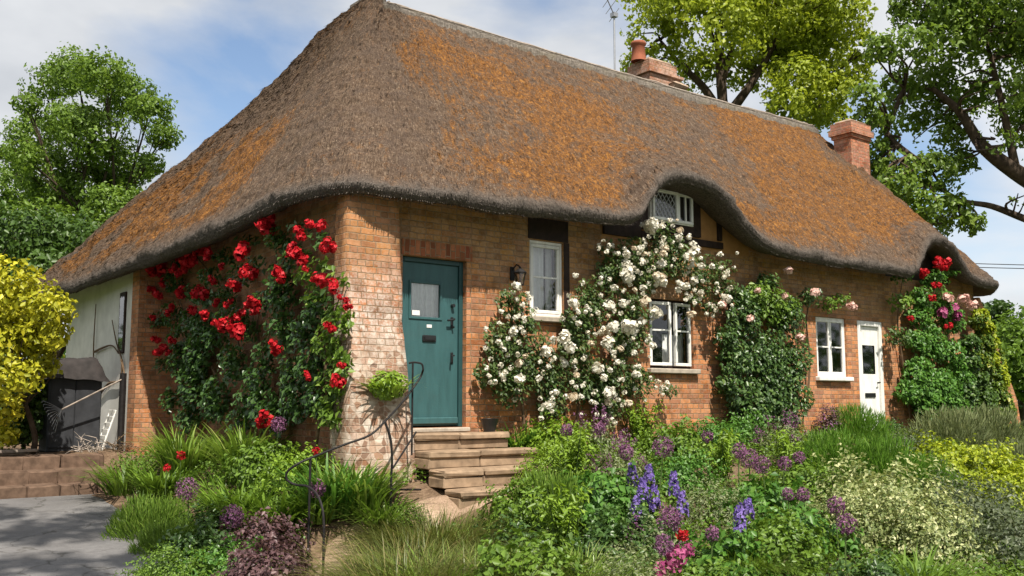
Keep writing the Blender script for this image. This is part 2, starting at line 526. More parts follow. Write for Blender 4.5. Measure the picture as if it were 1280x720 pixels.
M['asphalt'] = t.done(t.bsdf(col, .9, .2, 0, n2, .5, .008))
t = NT('sandy_path')
o = t.obj(); n1 = t.noise(o, 2.2, 5); n2 = t.noise(o, 40, 5, .7)
col = t.ramp(t.math('ADD', t.math('MULTIPLY', n1, .5), t.math('MULTIPLY', n2, .5)), [(.35, (.18, .12, .08)), (.5, (.34, .24, .17)), (.65, (.46, .35, .26))])
M['path'] = t.done(t.bsdf(col, .95, .1, 0, n2, .7, .02))

# foliage
M['lf_rose'] = m_leaf('rose_leaf', (.024, .060, .015), (.075, .155, .036), (.10, .17, .05), rough=.33, spec=.5)
M['lf_rose_bright'] = m_leaf('young_rose_leaf', (.07, .13, .02), (.16, .27, .035), (.24, .33, .06))
M['lf_white'] = m_leaf('white_rose_leaf', (.030, .06, .014), (.085, .145, .034), (.17, .17, .06))
M['lf_dark'] = m_leaf('dark_climber_leaf', (.024, .058, .014), (.080, .155, .036), (.17, .25, .065), rough=.36, spec=.45)
M['lf_mid'] = m_leaf('mid_green_leaf', (.05, .105, .012), (.15, .25, .028), (.17, .28, .05))
M['lf_bright'] = m_leaf('bright_green_leaf', (.09, .16, .014), (.23, .36, .032), (.25, .37, .06))
M['lf_lush'] = m_leaf('lush_green_leaf', (.04, .11, .018), (.11, .25, .038), (.18, .32, .06))
M['lf_strap'] = m_leaf('strap_leaf', (.07, .13, .016), (.19, .30, .04), (.34, .38, .11), rough=.35, spec=.45)
M['lf_grass'] = m_leaf('dry_grass_leaf', (.05, .075, .018), (.15, .17, .04), (.27, .20, .09))
M['lf_fennel'] = m_leaf('feathery_leaf', (.06, .14, .016), (.14, .29, .03), (.2, .33, .05))
M['lf_gold'] = m_leaf('golden_leaf', (.14, .20, .012), (.33, .40, .022), (.48, .49, .04))
M['lf_yellow'] = m_leaf('yellow_leaf', (.11, .16, .014), (.47, .46, .03), (.86, .73, .06))
M['lf_varieg'] = m_leaf('variegated_leaf', (.05, .10, .02), (.36, .40, .16), (.80, .76, .46))
M['lf_grey'] = m_leaf('grey_green_leaf', (.10, .13, .06), (.22, .26, .11), (.30, .32, .16))
M['lf_slate'] = m_leaf('slate_leaf', (.045, .065, .03), (.12, .15, .075), (.2, .21, .13))  # slate tone also carries the shade of the lower-right corner
M['lf_purple'] = m_leaf('purple_leaf', (.055, .03, .034), (.14, .075, .08), (.24, .15, .14))
M['lf_ivy'] = m_leaf('ivy_leaf', (.03, .075, .012), (.14, .22, .03), (.40, .37, .04))
M['lf_tree_left'] = m_leaf('birch_leaf', (.06, .12, .016), (.17, .27, .036), (.26, .35, .06), trans=.4)
M['dummy'] = M['bark']
M['lf_tree_mid'] = m_leaf('olive_tree_leaf', (.13, .19, .014), (.35, .42, .035), (.50, .50, .08), trans=.42)
M['lf_tree_right'] = m_leaf('oak_leaf', (.065, .12, .018), (.18, .275, .038), (.32, .40, .08), trans=.4)
M['lf_hedge'] = m_leaf('hedge_leaf', (.030, .065, .012), (.075, .14, .024), (.12, .19, .04), trans=.3)
M['pt_red'] = m_petal('red_petal', (.30, .004, .010), (.62, .018, .028))
M['pt_white'] = m_petal('white_petal', (.66, .60, .46), (.86, .84, .76))
M['pt_pink'] = m_petal('pink_petal', (.66, .36, .30), (.85, .62, .54))
M['pt_mauve'] = m_petal('mauve_petal', (.12, .045, .10), (.30, .13, .24))
M['pt_violet'] = m_petal('violet_petal', (.10, .06, .28), (.30, .21, .56))
M['pt_magenta'] = m_petal('magenta_petal', (.26, .03, .12), (.48, .12, .26))

# ------------------------------------------------------------------ terrain
def zwall(x, y): return .76 + .16 * sstep(.5, 4, x)


def H(x, y):
    x = np.asarray(x, float); y = np.asarray(y, float)
    dx = np.maximum(np.maximum(0 - x, x - 14.6), 0); dy = np.maximum(np.maximum(-y, y - 9.5), 0)
    d = np.hypot(dx, dy)
    W = 1.75 + 3.0 * sstep(-.6, 2.6, x) * sstep(1.5, -.4, y)
    f = 1 - sstep(.08, 1.0, d / W)
    drive = .3 * np.clip((y + 1) / 5.6, 0, 1) * sstep(14, 9, y)
    z = zwall(x, y) * f * 1.0 + drive * (1 - f) - .03
    # the paved yard above the side steps
    yard = sstep(5.5, 5.75, y) * sstep(-4.5, -3.6, x) * sstep(1.0, .2, x) * sstep(13, 11, y)
    z = z * (1 - yard) + .80 * yard
    step_cut = sstep(4.45, 4.6, y) * sstep(5.75, 5.6, y) * sstep(-3.4, -3.2, x) * sstep(-.95, -1.1, x)
    z = z * (1 - step_cut) + np.minimum(z, .30) * step_cut
    bump = (fbm(np.stack([x * 1.3, y * 1.3, x * 0], -1), 3, 5) - .5) * .10 * sstep(.3, 1, d) * (f > .03)
    far = .9 * sstep(2, 14, y - 9.5 + 0 * x) + 0
    return z + bump + far


def ground_hit(u, v, h=0.0):
    d = FV + RV * (u - 640) / FPX - UV_ * (v - 360) / FPX
    ts = np.arange(4, 40, .04)
    P = CAM + d * ts[:, None]
    gap = P[:, 2] - H(P[:, 0], P[:, 1]) - h
    k = np.argmax(gap < 0) if (gap < 0).any() else len(ts) - 1
    p = P[k]
    return np.array([p[0], p[1], float(H(p[0], p[1]))])


gx = np.unique(np.concatenate([np.arange(-5, 17, .14), np.linspace(-12, -5, 12), np.linspace(17, 40, 20), np.linspace(-60, -12, 16), np.linspace(40, 140, 14), [-700, -400, -200, -100, 250, 450, 800]]))
gy = np.unique(np.concatenate([np.arange(-9, 8, .14), np.linspace(8, 30, 24), np.linspace(-20, -9, 12), np.linspace(30, 120, 14), [-700, -300, -120, -60, -35, 180, 300, 500, 900]]))
GX, GY = np.meshgrid(gx, gy, indexing='ij')
GZ = H(GX, GY)
nx, ny = GX.shape
ii = (np.arange(nx - 1)[:, None] * ny + np.arange(ny - 1)[None, :]).ravel()
quads = np.stack([ii, ii + ny, ii + ny + 1, ii + 1], 1)
fx = GX.ravel(); fy = GY.ravel()
grassy = np.clip(sstep(9, 12, fy) + sstep(17, 19, fx) + sstep(-3.5, -5, fx) * 1.0 + sstep(-6.5, -9, fy), 0, 1)
grassy = np.maximum(grassy, .0 * (fbm(np.stack([fx, fy, fx * 0], -1) * .9, 3, 3) > .5))
gnd = npmesh('ground', np.stack([fx, fy, GZ.ravel()], 1), quads, M['ground'], attrs={'grassy': grassy}, smooth=True)
tag(gnd, kind='structure')


def sheet(name, left, right, mat, lift, n=40, m=10):
    """strip between two polylines, laid on the ground"""
    def res(pl):
        pl = np.array(pl, float); s = np.concatenate([[0], np.cumsum(np.linalg.norm(np.diff(pl, axis=0), axis=1))])
        t_ = np.linspace(0, s[-1], n)
        return np.stack([np.interp(t_, s, pl[:, 0]), np.interp(t_, s, pl[:, 1])], 1)
    A, B = res(left), res(right)
    w = np.linspace(0, 1, m)[None, :, None]
    P = A[:, None, :] * (1 - w) + B[:, None, :] * w
    z = H(P[..., 0], P[..., 1])
    return P, z


# driveway: smooth sheet, edges dip just under the planted bank
edge = [(-.98, 4.55), (-1.12, 3.76), (-1.5, 2.2), (-1.85, .8), (-2.1, -.76), (-2.45, -2.4), (-2.2, -3.9), (-.6, -5.6), (2.0, -7.2), (6.5, -8.6), (16, -9.5), (60, -13)]
outer = [(-9.5, 4.55), (-9.6, 3.4), (-9.7, 2), (-9.8, .5), (-10, -2), (-11, -8), (-12, -16), (-8, -18), (0, -18), (8, -18), (20, -19), (60, -22)]
P, z = sheet('driveway', edge, outer, M['asphalt'], 0, 160, 40)
z = .3 * np.clip((P[..., 1] + 1) / 5.6, 0, 1) + .004
n_, m_ = z.shape
ii = (np.arange(n_ - 1)[:, None] * m_ + np.arange(m_ - 1)[None, :]).ravel()
tag(npmesh('driveway', np.concatenate([P, z[..., None]], -1).reshape(-1, 3), np.stack([ii, ii + 1, ii + m_ + 1, ii + m_], 1), M['asphalt'], smooth=True), kind='structure')
_g = lambda *uv: [tuple(ground_hit(u, v)[:2]) for u, v in uv]
PATH_L = [(.80, -1.42)] + _g((520, 625), (470, 645), (425, 662), (395, 690), (370, 740), (340, 800))
PATH_R = [(2.0, -1.42)] + _g((600, 640), (540, 668), (500, 690), (480, 720), (470, 770), (450, 830))
PATH_L = [PATH_L[0]] + PATH_L[1:]
P, z = sheet('path', PATH_L, PATH_R, M['path'], 0, 60, 14)
z = z + .05 - .09 * np.abs(np.linspace(-1, 1, 14))[None, :] ** 4
n_, m_ = z.shape
ii = (np.arange(n_ - 1)[:, None] * m_ + np.arange(m_ - 1)[None, :]).ravel()
tag(npmesh('path', np.concatenate([P, z[..., None]], -1).reshape(-1, 3), np.stack([ii, ii + 1, ii + m_ + 1, ii + m_], 1), M['path'], smooth=True), kind='structure')

# ------------------------------------------------------------------ THE COTTAGE
cot = empty('thatched_cottage', (7, 4, .76))
tag(cot, 'brick cottage with a steep orange-lichened thatched roof and teal front door', 'cottage')

XR = 14.6


def bump_front(x):
    x = np.asarray(x, float)
    a = np.interp(x, [3.75, 4.1, 4.3, 4.5, 4.75, 5.1, 5.5, 5.85, 6.15, 6.45, 6.8, 7.2, 7.7], [0, .03, .14, .50, .72, .82, .82, .74, .58, .34, .13, .03, 0])
    b = np.interp(x, [11.2, 11.45, 11.7, 11.95, 12.3, 12.7, 13.0, 13.3, 13.7], [0, .10, .46, .66, .72, .62, .36, .10, 0])
    return a + b


def smooth1(f, x, w=.09):
    return sum(f(x + o_) for o_ in (-w, -w / 2, 0, w / 2, w)) / 5


# eave line: x, y, z of the lowest outer edge
EV = np.array([
    (.55, -.58, 3.88), (1.2, -.60, 3.88), (2.2, -.60, 3.89), (3.2, -.60, 3.91), (4.2, -.60, 3.93), (5.5, -.60, 3.90), (7.0, -.60, 3.86), (8.5, -.60, 3.82), (10.0, -.60, 3.81), (11.5, -.60, 3.81), (13.0, -.60, 3.82), (14.2, -.56, 3.83),
    (14.9, -.36, 3.82), (15.35, .2, 3.80), (15.45, 1.2, 3.80), (15.45, 3.4, 3.80), (15.4, 5.2, 3.78), (15.0, 6.3, 3.75), (14.2, 6.9, 3.72), (11.5, 7.2, 3.7), (8.5, 7.4, 3.66), (5.5, 8.0, 3.6), (3.0, 9.2, 3.52), (1.0, 10.6, 3.42), (-.2, 11.2, 3.36),
    (-1.1, 11.3, 3.33), (-1.36, 10.5, 3.34), (-1.10, 8.8, 3.42), (-.96, 7.06, 3.48), (-.82, 4.9, 3.57), (-.68, 3.3, 3.66), (-.57, 1.9, 3.77), (-.50, .9, 3.85), (-.42, .15, 3.88), (-.24, -.30, 3.88), (.12, -.50, 3.88)])


def catmull_closed(P, k=40):
    n = len(P); out = []
    for i in range(n):
        p0, p1, p2, p3 = P[(i - 1) % n], P[i], P[(i + 1) % n], P[(i + 2) % n]
        for t_ in np.linspace(0, 1, k, endpoint=False):
            out.append(.5 * ((2 * p1) + (-p0 + p2) * t_ + (2 * p0 - 5 * p1 + 4 * p2 - p3) * t_ ** 2 + (-p0 + 3 * p1 - 3 * p2 + p3) * t_ ** 3))
    return np.array(out)


EV = np.roll(EV, -18, axis=0)
dense = catmull_closed(EV)
seg = np.linalg.norm(np.diff(np.vstack([dense, dense[:1]])[:, :2], axis=0), axis=1)
sl = np.concatenate([[0], np.cumsum(seg)])
Ltot = sl[-1]
# fine spacing where the photograph looks, coarse at the back
mid = dense
dens = np.where((mid[:, 1] < .6) | (mid[:, 0] < -.2), 1 / .03, 1 / .16)
dens[(mid[:, 0] > 15.2)] = 1 / .12
cw = np.concatenate([[0], np.cumsum(seg * dens)])
ns = int(cw[-1])
sq = np.interp(np.linspace(0, cw[-1], ns, endpoint=False), cw, sl)
dd = np.vstack([dense, dense[:1]])
E_ = np.stack([np.interp(sq, sl, dd[:, i]) for i in range(3)], 1)
RA = np.array([2.40, 3.2, 7.98]); RB = np.array([13.55, 3.2, 8.0])


def softclamp(x, a, b, w=.5):
    sp = lambda q: w * np.logaddexp(0, q / w)
    return a + sp(x - a) - sp(x - b)


rx = softclamp(E_[:, 0], RA[0], RB[0], .35)
rx = np.clip(rx, RA[0], RB[0])
sag = -.10 * np.sin(np.clip((rx - RA[0]) / (RB[0] - RA[0]), 0, 1) * math.pi)
R_ = np.stack([rx, np.full(ns, 3.2), 8.0 + sag * .6], 1)
isfront = sstep(.3, -.2, E_[:, 1])
BP = smooth1(bump_front, E_[:, 0]) * isfront
din = R_[:, :2] - E_[:, :2]; din /= np.linalg.norm(din, axis=1)[:, None]
slope_len = np.linalg.norm(R_ - E_, axis=1)
TH = .155


def surf(v):
    """outer thatch surface rows, v array (k,) -> (k, ns, 3)"""
    v = np.asarray(v)[:, None]
    xy = E_[None, :, :2] + (R_ - E_)[None, :, :2] * v[..., None]
    ez = E_[:, 2][None] + TH
    z = ez + (R_[:, 2][None] - ez) * v
    z = z + BP[None] * (1 - sstep(0.0, .46, v))
    # a soft swell that sweeps on up the slope above each eyebrow
    z = z + .10 * np.exp(-((E_[:, 0][None] - 7.2) / 1.3) ** 2) * isfront[None] * sstep(0, .25, v) * (1 - sstep(.35, .95, v))
    z = z - .16 * sstep(.93, 1.0, v) ** 2
    z = z + .38 * (1 - isfront[None]) * (E_[:, 0][None] < 2) * sstep(.62, .91, v) * (1 - sstep(.89, 1.0, v))
    # slight belly of old thatch
    z = z + .10 * np.sin(np.pi * np.clip(v, 0, 1)) * (1 - .5 * isfront[None])
    return np.concatenate([xy, z[..., None]], -1)


vr = np.concatenate([np.linspace(1, .0, 190)])
S = surf(vr)
nrm = np.cross(np.gradient(S, axis=1), np.gradient(S, axis=0))
nrm /= np.linalg.norm(nrm, axis=-1)[..., None] + 1e-9
nrm[nrm[..., 2] < 0] *= -1
nrm[:6] = np.array([0, -.3, 1.0])
Pn = S
disp = (fbm(Pn * 1.1, 3, 11) - .5) * .13 + (fbm(Pn * 5.0, 3, 21) - .5) * .055 + (fbm(Pn * 17.0, 2, 31) - .5) * .045
uvs_s = np.broadcast_to(sq[None], S.shape[:2]); uvs_v = vr[:, None] * slope_len[None]
fib = vnoise(np.stack([uvs_s * 22, uvs_v * 5, uvs_s * 0], -1), 41) - .5
disp = disp + fib * .03
crs = (uvs_v / .42 + (vnoise(np.stack([uvs_s * .9, uvs_v * .4, uvs_s * 0], -1), 43) - .5) * 1.1) % 1.0
disp = disp + (.5 - crs) * .012
disp *= (1 - .98 * sstep(.93, 1, vr))[:, None]
S = S + nrm * disp[..., None]
# lower rows (cut eave and soffit)
rows = [(-.02, -.04), (.0, -.09), (.04, -.145), (.10, -TH), (.34, -.08), (.8, .34), (1.3, .78)]
low = []
for ins, dz in rows:
    base = surf([0.0])[0]
    q = base.copy(); q[:, :2] += din * ins; q[:, 2] += dz - BP * float(sstep(0.0, .40, max(ins, 0) / 3.8))
    jit = (fbm(q * 9, 2, 51) - .5) * .05
    q[:, :2] -= din * jit[:, None]; q[:, 2] += (fbm(q * 7, 2, 61) - .5) * .035 + (fbm(q * 1.7, 2, 62) - .5) * .07
    low.append(q)
A = np.concatenate([S, np.array(low)], 0)
nr = A.shape[0]
# lichen mask (stains with a shape of their own)
Ex = E_[:, 0][None]; Ey = E_[:, 1][None]
V2 = vr[:, None]
xs = S[..., 0]; ys = S[..., 1]
# on the front slope use position along the ridge
front_m = isfront[None] * sstep(2.35, 2.75, xs + 1.55 * (1 - V2) + (vnoise(S * 1.6, 77) - .5) * .8)
big = fbm(np.stack([xs * .55, V2 * 3.2 + 0 * xs, xs * 0], -1), 4, 71)
fr = front_m * (sstep(.0, .13, V2 + (big - .5) * .2)) * (1 - sstep(.90, .96, V2)) * (.40 + .68 * sstep(.36, .60, big))
grey = np.exp(-((xs - 6.3) / .55) ** 2 - ((V2 - .42) / .25) ** 2) * .75 + np.exp(-((xs - 8.2) / .5) ** 2 - ((V2 - .72) / .3) ** 2) * .6 + .45 * np.exp(-((xs - 9.2) / .9) ** 2 - ((V2 - .05) / .12) ** 2)
fr = fr * (1 - np.clip(grey, 0, 1))
left_m = (1 - isfront)[None] * (Ex < .3) * sstep(1.6, 3.2, Ey) * (1 - sstep(9.4, 10.4, Ey))
lb = fbm(np.stack([Ey * .7 + 0 * xs, V2 * 5 + 0 * xs, xs * 0 + 4], -1), 4, 81)
lf = left_m * sstep(.02, .10, V2) * (1 - sstep(.36, .52, V2 + (lb - .5) * .2)) * sstep(.22, .45, lb) * 1.25
sprink = .46 * np.clip(fbm(S * .8, 3, 91) * 1.3 - .3, 0, 1)
lich = np.clip(np.maximum(np.maximum(fr, lf), sprink), 0, 1)
lich = np.concatenate([lich, np.zeros((len(rows), ns))], 0)
bandv = np.zeros((nr, ns)); bandv[len(vr):len(vr) + 4] = 1.0; bandv[len(vr) + 4:] = .6
bandv[len(vr) - 6:len(vr)] = np.linspace(.1, .8, 6)[:, None]
U = np.broadcast_to(sq[None], (nr, ns)); W = np.concatenate([uvs_v, np.broadcast_to(-np.arange(1, len(rows) + 1)[:, None] * .1, (len(rows), ns))], 0)
i0 = np.arange(nr - 1)[:, None] * ns + np.arange(ns)[None]
i1 = np.arange(nr - 1)[:, None] * ns + ((np.arange(ns) + 1) % ns)[None]
Q = np.stack([i0, i0 + ns, i1 + ns, i1], -1).reshape(-1, 4)
V = A.reshape(-1, 3)
uvA = np.stack([U, W], -1).reshape(-1, 2)
att_l = lich.ravel(); att_b = bandv.ravel()
# loose straws that break up the surface and the eave edge
ks = rng.integers(0, ns, 30000)
kv = np.clip(rng.random(30000) ** 1.1, 0, .94)
okm = (E_[ks, 1] < .6) | (E_[ks, 0] < -.2)
ks, kv = ks[okm], kv[okm]
ri = ((1 - kv) * (len(vr) - 1)).astype(int)
edge_n = 4200
ks2 = rng.integers(0, ns, edge_n); ks2 = ks2[(E_[ks2, 1] < .6) | (E_[ks2, 0] < -.2)]
ri2 = len(vr) + rng.integers(0, 4, len(ks2))
ksA = np.concatenate([ks, ks2]); riA = np.concatenate([ri, ri2])
p0 = A[riA, ksA]
down = A[np.clip(riA + 1, 0, nr - 1), ksA] - A[np.clip(riA - 1, 0, nr - 1), ksA]
down /= np.linalg.norm(down, axis=1)[:, None] + 1e-9
out = np.concatenate([-din[ksA], np.full((len(ksA), 1), .45)], 1)
isE = riA >= len(vr)
down[isE] = np.concatenate([-din[ksA[isE]] * .8, np.full((isE.sum(), 1), -.55)], 1)
L = rng.uniform(.05, .15, len(ksA)); L[isE] *= .4
dirv = down + out * rng.uniform(.0, .085, len(ksA))[:, None] + rng.normal(0, .15, (len(ksA), 3))
dirv /= np.linalg.norm(dirv, axis=1)[:, None]
side = np.cross(dirv, out); side /= np.linalg.norm(side, axis=1)[:, None] + 1e-9
w = rng.uniform(.003, .008, len(ksA))[:, None]
sv = np.stack([p0 - side * w, p0 + side * w, p0 + dirv * L[:, None]], 1).reshape(-1, 3)
b0 = len(V)
tri = b0 + np.arange(len(sv)).reshape(-1, 3)
V = np.concatenate([V, sv]); uvA = np.concatenate([uvA, np.repeat(uvA[riA * ns + ksA] + rng.uniform(0, 3, (len(ksA), 2)), 3, 0)])
att_l = np.concatenate([att_l, np.repeat(att_l[riA * ns + ksA], 3)]); att_b = np.concatenate([att_b, np.repeat(att_b[riA * ns + ksA], 3)])
roof = npmesh('roof', V, [Q, tri], M['thatch'], cot, uv=uvA, attrs={'lichen': att_l, 'band': att_b}, smooth=True)

# ridge cap: a thicker saddle of straw with a cut lower edge
vc = np.linspace(1, .915, 26)
Cp = surf(vc)
wob = .012 * np.sin(sq * 9)[None]
Cp[..., 2] += .075 + (fbm(Cp * 6, 3, 15) - .5) * .06 * (1 - sstep(.96, 1, vc))[:, None]
lo_ = Cp[-1].copy(); lo_[:, 2] -= .16
Cp = np.concatenate([Cp, lo_[None]], 0)
nr2 = Cp.shape[0]
i0 = np.arange(nr2 - 1)[:, None] * ns + np.arange(ns)[None]; i1 = np.arange(nr2 - 1)[:, None] * ns + ((np.arange(ns) + 1) % ns)[None]
npmesh('ridge_cap', Cp.reshape(-1, 3), np.stack([i0, i0 + ns, i1 + ns, i1], -1).reshape(-1, 4), M['thatch_ridge'], roof,
       uv=np.stack([np.broadcast_to(sq[None], (nr2, ns)), np.broadcast_to(np.linspace(.8, 0, nr2)[:, None], (nr2, ns))], -1).reshape(-1, 2), smooth=True)


# split-hazel rods that pin the ridge
mbl = MB()
for vv_ in (.93, .972):
    cz_ = surf([vv_])[0]; cz_[:, 2] += .10
    sel = np.where((E_[:, 1] < .2) & (E_[:, 0] > .2) & (E_[:, 0] < 14.4))[0]
    br_ = np.where(np.diff(sel) > 1)[0]
    if len(br_): sel = np.concatenate([sel[br_[0] + 1:], sel[:br_[0] + 1]])
    ln_ = cz_[sel][::12]
    mbl.tube(list(ln_ + rng.normal(0, .006, ln_.shape)), .011, 4, cap=False)
mbl.build('ridge_rods', M['bare_wood'], roof, boxuv=False)


# ---- walls
def wall_xz(name, x0, x1, z0, z1, y, openings, depth, mat, parent, topf=None):
    """front-facing wall at y with openings (x0,x1,z0,z1); reveals go back by depth"""
    mb = MB()
    xs_ = sorted(set([x0, x1] + [o_[0] for o_ in openings] + [o_[1] for o_ in openings]))
    zs_ = sorted(set([z0, z1] + [o_[2] for o_ in openings] + [o_[3] for o_ in openings]))
    for a, b in zip(xs_[:-1], xs_[1:]):
        for c, d in zip(zs_[:-1], zs_[1:]):
            if any(o_[0] - 1e-6 <= a and b <= o_[1] + 1e-6 and o_[2] - 1e-6 <= c and d <= o_[3] + 1e-6 for o_ in openings): continue
            mb.face([(a, y, c), (b, y, c), (b, y, d), (a, y, d)])
    for a, b, c, d in openings:
        yb = y + depth
        mb.face([(a, y, c), (a, y, d), (a, yb, d), (a, yb, c)])
        mb.face([(b, y, c), (b, yb, c), (b, yb, d), (b, y, d)])
        mb.face([(a, y, d), (b, y, d), (b, yb, d), (a, yb, d)])
        mb.face([(a, y, c), (a, yb, c), (b, yb, c), (b, y, c)])
    return mb.build(name, mat, parent)


DOOR = (.78, 1.72, 1.27, 3.33)
TALL = (2.74, 3.33, 2.70, 3.72)
GW = (4.98, 5.93, 2.06, 3.08)
RW = (9.06, 9.95, 2.00, 3.03)
RD = (10.30, 11.08, .98, 3.02)
wall = wall_xz('wall', 0, XR, .2, 4.28, 0.0, [DOOR, TALL, GW, RW, RD], .20, M['brick'], cot)
# end wall (facing -X), rear and right walls
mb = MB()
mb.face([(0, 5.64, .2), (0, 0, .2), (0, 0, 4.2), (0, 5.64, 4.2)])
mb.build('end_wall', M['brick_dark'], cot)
mb = MB()
mb.box(-.55, -.002, 5.64, 5.99, .2, 4.05)
mb.build('wall_return', M['brick_orange'], cot)
mb = MB()
mb.face([(-.53, 10.0, .2), (-.53, 6.0, .2), (-.53, 6.0, 3.95), (-.53, 10.0, 3.95)])
mb.build('rendered_wall', M['render'], cot)
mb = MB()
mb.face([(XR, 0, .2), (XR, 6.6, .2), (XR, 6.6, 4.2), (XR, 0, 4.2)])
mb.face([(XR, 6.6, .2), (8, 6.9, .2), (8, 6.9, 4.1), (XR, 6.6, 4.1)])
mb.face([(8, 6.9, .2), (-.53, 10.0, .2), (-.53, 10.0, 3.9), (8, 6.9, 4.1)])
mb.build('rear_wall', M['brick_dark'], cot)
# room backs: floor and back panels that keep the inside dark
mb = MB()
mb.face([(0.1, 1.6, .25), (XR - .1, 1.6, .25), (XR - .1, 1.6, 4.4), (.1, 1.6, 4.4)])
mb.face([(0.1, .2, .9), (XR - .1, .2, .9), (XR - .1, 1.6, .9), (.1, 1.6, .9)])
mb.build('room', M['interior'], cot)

# pier / buttress at the corner: brick above, lime-washed flint below, battered
mb = MB()
zz = [.15, .6, 1.2, 1.8, 2.4, 3.0, 3.6, 4.25]
pr = [.66, .60, .50, .42, .34, .29, .27, .20]
xl = [-.12, -.125, -.125, -.12, -.12, -.125, -.125, -.06]
xr = [.68, .665, .645, .625, .60, .58, .565, .56]
NX = 10
prevs = None
vv = []
for k, z_ in enumerate(np.linspace(.15, 3.98, 40)):
    p_ = np.interp(z_, zz, pr); a_ = np.interp(z_, zz, xl); b_ = np.interp(z_, zz, xr)
    ring = [(a_, .0, z_), (a_, -p_ * .5, z_), (a_, -p_, z_)] + [(a_ + (b_ - a_) * q, -p_, z_) for q in np.linspace(0, 1, NX)[1:-1]] + [(b_, -p_, z_), (b_, -p_ * .5, z_), (b_, .0, z_)]
    vv.append(ring)
vv = np.array(vv)
nzv = (fbm(vv * 3.2, 4, 9) - .5) * .085 * sstep(3.5, 2.0, vv[..., 2]) + (fbm(vv * 14, 2, 19) - .5) * .02
vv[..., 1] -= nzv * (vv[..., 1] < -.01); vv[..., 0] += nzv * .6 * ((np.arange(vv.shape[1]) < 3)[None] * -1 + (np.arange(vv.shape[1]) > vv.shape[1] - 4)[None] * 1.0)
mm = vv.shape[1]
ii = (np.arange(39)[:, None] * mm + np.arange(mm - 1)[None]).ravel()
fa = np.stack([ii, ii + 1, ii + mm + 1, ii + mm], 1)
fl_ = vv.reshape(-1, 3)
uvp = np.stack([np.broadcast_to(np.concatenate([[-.6, -.3, 0], np.linspace(0, .8, NX)[1:-1], [.8, 1.1, 1.4]])[None], vv.shape[:2]), vv[..., 2]], -1).reshape(-1, 2)
npmesh('buttress', fl_, fa, M['brick_pier'], cot, uv=uvp)

# right-hand corner buttress, sloping, mostly under ivy
mb = MB()
pts = [(14.55, .9), (16.15, .9), (16.0, 1.6), (15.5, 2.4), (15.0, 3.2), (14.62, 3.7), (14.55, 3.7)]
f0 = [(x_, -.12, z_) for x_, z_ in pts]; f1_ = [(x_, .45, z_) for x_, z_ in pts]
mb.face(f0); mb.face(f1_[::-1])
for i in range(len(pts)):
    j = (i + 1) % len(pts); mb.face([f0[i], f1_[i], f1_[j], f0[j]])
mb.build('corner_buttress', M['brick_orange'], cot)

# soldier arch over the front door, stepped dark brickwork
mb = MB(); mb.box(.765, 1.80, -.012, .05, DOOR[3] + .006, DOOR[3] + .19); mb.build('door_arch', M['soldier'], cot)
# timber lintels
mb = MB()
mb.box(TALL[0] - .03, TALL[1] + .08, -.014, .1, TALL[3] + .01, 4.02)
mb.box(TALL[1] + .006, TALL[1] + .10, -.012, .1, TALL[2] - .05, TALL[3] + .005)
mb.build('window_lintel', M['timber'], cot)
# dormer wall under the eyebrow: timber framing, ochre panels
mb = MB()
def dtop(x): return 4.34 + float(smooth1(bump_front, np.array(x))) * .97
xsd = np.linspace(4.05, 7.3, 27)
DW = (4.96, 5.90, 4.22, 4.72)
for a, b in zip(xsd[:-1], xsd[1:]):
    mb.face([(a, -.004, 3.9), (b, -.004, 3.9), (b, -.004, dtop(b)), (a, -.004, dtop(a))])
mb.build('dormer_wall', M['ochre_panel'], cot)
mb = MB()
for x0, x1, z0, z1 in ((4.06, 4.30, 3.93, 4.2), (4.301, 4.795, 3.93, 4.45), (4.8, 6.62, 3.95, 4.05), (4.80, 4.94, 4.08, 4.95), (5.945, 6.10, 4.08, 5.1), (6.52, 6.60, 4.08, 4.5), (4.945, 5.94, 4.08, 4.235), (4.945, 5.94, 4.725, 5.05)):
    mb.box(x0, x1, -.05, .03, z0, z1)
mb.build('dormer_timber', M['timber'], cot)
mb = MB()
xsd = np.linspace(11.3, 13.6, 16)
for a, b in zip(xsd[:-1], xsd[1:]):
    mb.face([(a, -.004, 3.9), (b, -.004, 3.9), (b, -.004, dtop(b)), (a, -.004, dtop(a))])
mb.build('dormer_wall', M['timber'], cot)


# ---- windows
def casement(mb, gl_, x0, x1, z0, z1, y, bar, fw=.045, rot=None, t_=.05):
    """one casement: frame bars and glass"""
    for a in ((x0, x1, z0, z0 + fw), (x0, x1, z1 - fw, z1), (x0, x0 + fw, z0 + fw + .001, z1 - fw - .001), (x1 - fw, x1, z0 + fw + .001, z1 - fw - .001)):
        mb.box(a[0], a[1], y, y + t_, a[2], a[3], bev=.005, rot=rot)
    for b in bar:
        if b[0] == 'h': mb.box(x0 + fw + .001, x1 - fw - .001, y + .008, y + t_ - .008, b[1] - .012, b[1] + .012, rot=rot)
        else: mb.box(b[1] - .012, b[1] + .012, y + .009, y + t_ - .009, z0 + fw + .001, z1 - fw - .001, rot=rot)
    P_ = [np.array(p) for p in ((x0 + fw, y + t_ * .5, z0 + fw), (x1 - fw, y + t_ * .5, z0 + fw), (x1 - fw, y + t_ * .5, z1 - fw), (x0 + fw, y + t_ * .5, z1 - fw))]
    if rot is not None: P_ = [rot(p) for p in P_]
    gl_.face(P_)


def hinge(xh, yh, ang):
    c, s_ = math.cos(ang), math.sin(ang)
    def f(p):
        dx, dy = p[0] - xh, p[1] - yh
        return np.array([xh + dx * c - dy * s_, yh + dx * s_ + dy * c, p[2]])
    return f


